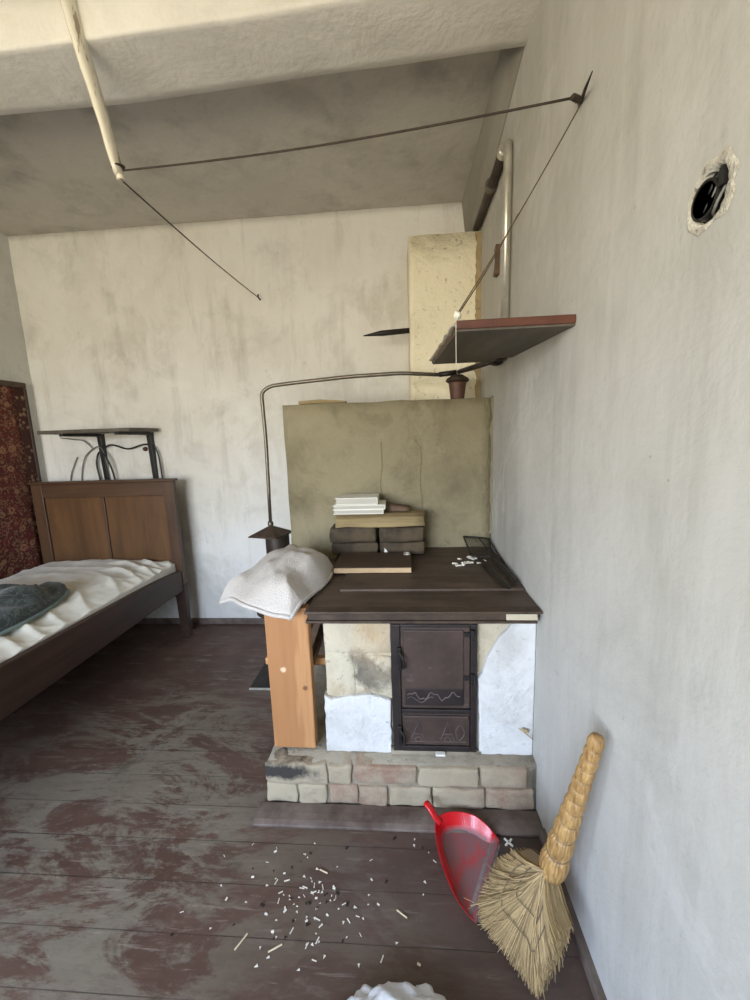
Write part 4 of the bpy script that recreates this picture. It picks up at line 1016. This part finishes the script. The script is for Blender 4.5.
gB = [[bm.verts.new(p) for p in strand(i/TT, -.72, .90, 0, QQ)] for i in range(TT+1)]
for i in range(TT):
    for j in range(QQ-1):
        bm.faces.new((gA[i][j], gA[i+1][j], gA[i+1][j+1], gA[i][j+1])); bm.faces.new((gB[i][j], gB[i][j+1], gB[i+1][j+1], gB[i+1][j]))
    bm.faces.new((gA[i][-1], gA[i+1][-1], gB[i+1][-1], gB[i][-1])); bm.faces.new((gA[i][0], gB[i][0], gB[i+1][0], gA[i+1][0]))
for i in (0, TT):
    for j in range(QQ-1): bm.faces.new((gA[i][j], gA[i][j+1], gB[i][j+1], gB[i][j]))
for k in range(3200):
    t = rb.random(); front = rb.random() < .7
    dpt = rb.uniform(.6, 1.05) if front else rb.uniform(-1.05, 1.0)
    ln = rb.uniform(.86, 1.0) if rb.random() < .7 else rb.uniform(.6, .95)
    w = rb.uniform(.8, 1.25)
    tube(bm, strand(t, dpt, ln, .45), [x*w for x in (.0017, .0018, .0018, .0017, .0016, .0013, .0007)], 4, cap=False)
for k in range(26):                             # stray straws
    t = rb.random(); tube(bm, strand(t, rb.uniform(.9, 1.5), rb.uniform(.95, 1.07), 3.5), [.0016, .0016, .0015, .0014, .0013, .001, .0006], 4, cap=False)
bs = obj('bristles', bm, m_straw, bw)
for f0, f1 in ((.40, .46), (.62, .66)):         # rows of stitching across the fan
    bm = nb(); pts = []
    for i in range(25):
        t = .03+.90*i/24; st_ = strand(t, 1.28, 1, 0, 21); pts.append(st_[int((f0+(f1-f0)*i/24)*20)])
    tube(bm, pts, .0011, 6); obj('stitching', bm, m_thread, bs)

# ------------------------------------------------------------------ crumpled bag at the lower edge
bm = nb(); bmesh.ops.create_icosphere(bm, subdivisions=6, radius=1)
for v in bm.verts:
    c = v.co.copy(); n = mnoise.noise(c*1.6+V((3, 1, 2)))*.35+abs(mnoise.noise(c*3.4))*.35-abs(mnoise.noise(c*7+V((5, 5, 5))))*.16
    lump = .55+.45*abs(cos(c.x*2.3+.5))
    v.co = V((-.03+c.x*.20*(1+n*.5), .665+c.y*.145*(1+n*.5), max(0, .036+c.z*.068*(1+n)*lump)))
tag(obj('plastic_bag', bm, m_bag, smooth=True), 'crumpled white plastic bag on the floor at the bottom edge', 'bag')
bm = nb()
for a in (.7, -.85):
    box(bm, .327, .363, 1.236, 1.242, .0005, .0045, rot=Matrix.Rotation(a, 3, 'Z'))
tag(obj('tile_spacer', bm, m_paper), 'small white plastic cross on the dark floor behind the dustpan', 'cross')
bm = nb(); tube(bm, [(.325, 1.18, .003), (.385, 1.185, .003)], .0025, 6)
tag(obj('straw_stick', bm, m_match), 'single pale straw on the dark floor between dustpan and broom', 'straw')

# litter on the floor: a few master shapes, copied
def chip_mesh(kind):
    bm = nb()
    if kind == 0: box(bm, -.006, .006, -.0035, .0035, 0, .003); rough(bm, .0016, 200, 1)
    elif kind == 1:
        prism(bm, [(-.007, -.004), (.006, -.003), (.002, .005)], lambda a, b: V((a, b, 0)), lambda a, b: V((a, b, .0025)))
    elif kind == 2: box(bm, -.011, .011, -.0018, .0018, 0, .0025)
    return bm
protos = {}
def drop(kind, mat, name, x, y, rz, s, label, cat, group):
    key = (kind, mat.name)
    if key not in protos:
        o = obj(name, chip_mesh(kind), mat, origin=(0, 0, 0)); protos[key] = o
    else:
        o = protos[key].copy(); COL.objects.link(o)
    o.location = (x, y, .0005); o.rotation_euler = (0, 0, rz); o.scale = (s, s, s); tag(o, label, cat, group)
rc = random.Random(33)
spots = []
for k in range(135):
    if k < 98: x, y = rc.gauss(-.31, .085), rc.gauss(1.02, .078)
    else: x, y = rc.uniform(-.75, .12), rc.uniform(.86, 1.24)
    if y > 1.25 or y < .82: y = rc.uniform(.9, 1.2)
    spots.append((x, y))
for k, (x, y) in enumerate(spots):
    if k % 5 == 4: drop(rc.choice((0, 1)), m_char, 'char_chip', x, y, rc.uniform(0, pi), rc.uniform(.5, 1.1), 'dark charred crumb in the litter on the floorboards before the stove', 'crumb', 'charred crumbs on the floor')
    else: drop(rc.choice((0, 1, 1, 2)), m_chip, 'wood_chip', x, y, rc.uniform(0, pi), rc.uniform(.4, .85), 'small pale chip in the litter on the floorboards before the stove', 'chip', 'pale chips on the floor')
for (x, y, rz, L, lab) in ((-.30, 1.115, -.35, .030, 'pale match stick at the top of the litter heap'), (-.035, 1.005, -.55, .036, 'pale match stick lying alone left of the dustpan'), (-.505, .915, 1.05, .045, 'thin dark-edged stick at the left of the litter'), (-.40, .905, .5, .04, 'thin pale straw at the lower edge of the litter')):
    bm = nb(); d = V((cos(rz), sin(rz), 0))*L/2; tube(bm, [V((x, y, .003))-d, V((x, y, .003))+d], .0025, 5)
    tag(obj('match_stick', bm, m_match), lab, 'stick', 'sticks on the floor')

# ------------------------------------------------------------------ light: overcast sky through the two windows
w = bpy.data.worlds.new('sky'); sc.world = w; w.use_nodes = True; nt = w.node_tree; nt.nodes.clear()
ow = nt.nodes.new('ShaderNodeOutputWorld'); bg = nt.nodes.new('ShaderNodeBackground'); nt.links.new(bg.outputs[0], ow.inputs[0])
tcw = nt.nodes.new('ShaderNodeTexCoord'); sx = nt.nodes.new('ShaderNodeSeparateXYZ'); nt.links.new(tcw.outputs['Generated'], sx.inputs[0])
rp = nt.nodes.new('ShaderNodeValToRGB'); mr = nt.nodes.new('ShaderNodeMapRange'); nt.links.new(sx.outputs['Z'], mr.inputs[0]); mr.inputs[1].default_value = -1; mr.inputs[2].default_value = 1
nt.links.new(mr.outputs[0], rp.inputs[0]); e = rp.color_ramp.elements
e[0].position = 0; e[0].color = (.60, .53, .39, 1); e[1].position = 1; e[1].color = (.52, .79, 1.32, 1)
for p, c in ((.46, (.70, .62, .46)), (.505, (.90, .86, .76)), (.55, (1.08, 1.15, 1.21)), (.64, (.92, 1.12, 1.48))):
    q = e.new(p); q.color = (*c, 1)
nt.links.new(rp.outputs[0], bg.inputs[0]); bg.inputs[1].default_value = 21.0
for nm, W, loc, rot, sz in (('window_portal_left', W1, (XL-.19, -1.1, 1.575), (0, -pi/2, 0), (1.55, .7)), ('window_portal_rear', W2, (-1.45, YR-.19, 1.575), (pi/2, 0, 0), (2.0, 1.55))):
    la_ = bpy.data.lights.new(nm, 'AREA'); la_.shape = 'RECTANGLE'; la_.size, la_.size_y = sz; la_.cycles.is_portal = True
    lo = bpy.data.objects.new(nm, la_); COL.objects.link(lo); lo.location = loc; lo.rotation_euler = rot

# ------------------------------------------------------------------ camera
cam = bpy.data.cameras.new('camera'); co = bpy.data.objects.new('camera', cam); COL.objects.link(co)
F, P, YW, RL = 398., .158, .074, .034
fw_ = V((-sin(YW)*cos(P), cos(YW)*cos(P), -sin(P))); rt = V((cos(YW), sin(YW), 0)); dn = fw_.cross(rt)
rt2 = rt*cos(RL)+dn*sin(RL); dn2 = rt*-sin(RL)+dn*cos(RL)
mw = Matrix((( rt2.x, -dn2.x, -fw_.x, 0), (rt2.y, -dn2.y, -fw_.y, 0), (rt2.z, -dn2.z, -fw_.z, 1.45), (0, 0, 0, 1)))
co.matrix_world = mw
cam.sensor_fit = 'HORIZONTAL'; cam.sensor_width = 36; cam.lens = F/750*36; cam.clip_start = .02
sc.camera = co
sc.view_settings.view_transform = 'Standard'; sc.view_settings.look = 'None'; sc.view_settings.gamma = 1; sc.view_settings.use_curve_mapping = False
sc.view_settings.exposure = 0.0
sc.cycles.use_denoising = True; sc.cycles.max_bounces = 10; sc.cycles.diffuse_bounces = 6
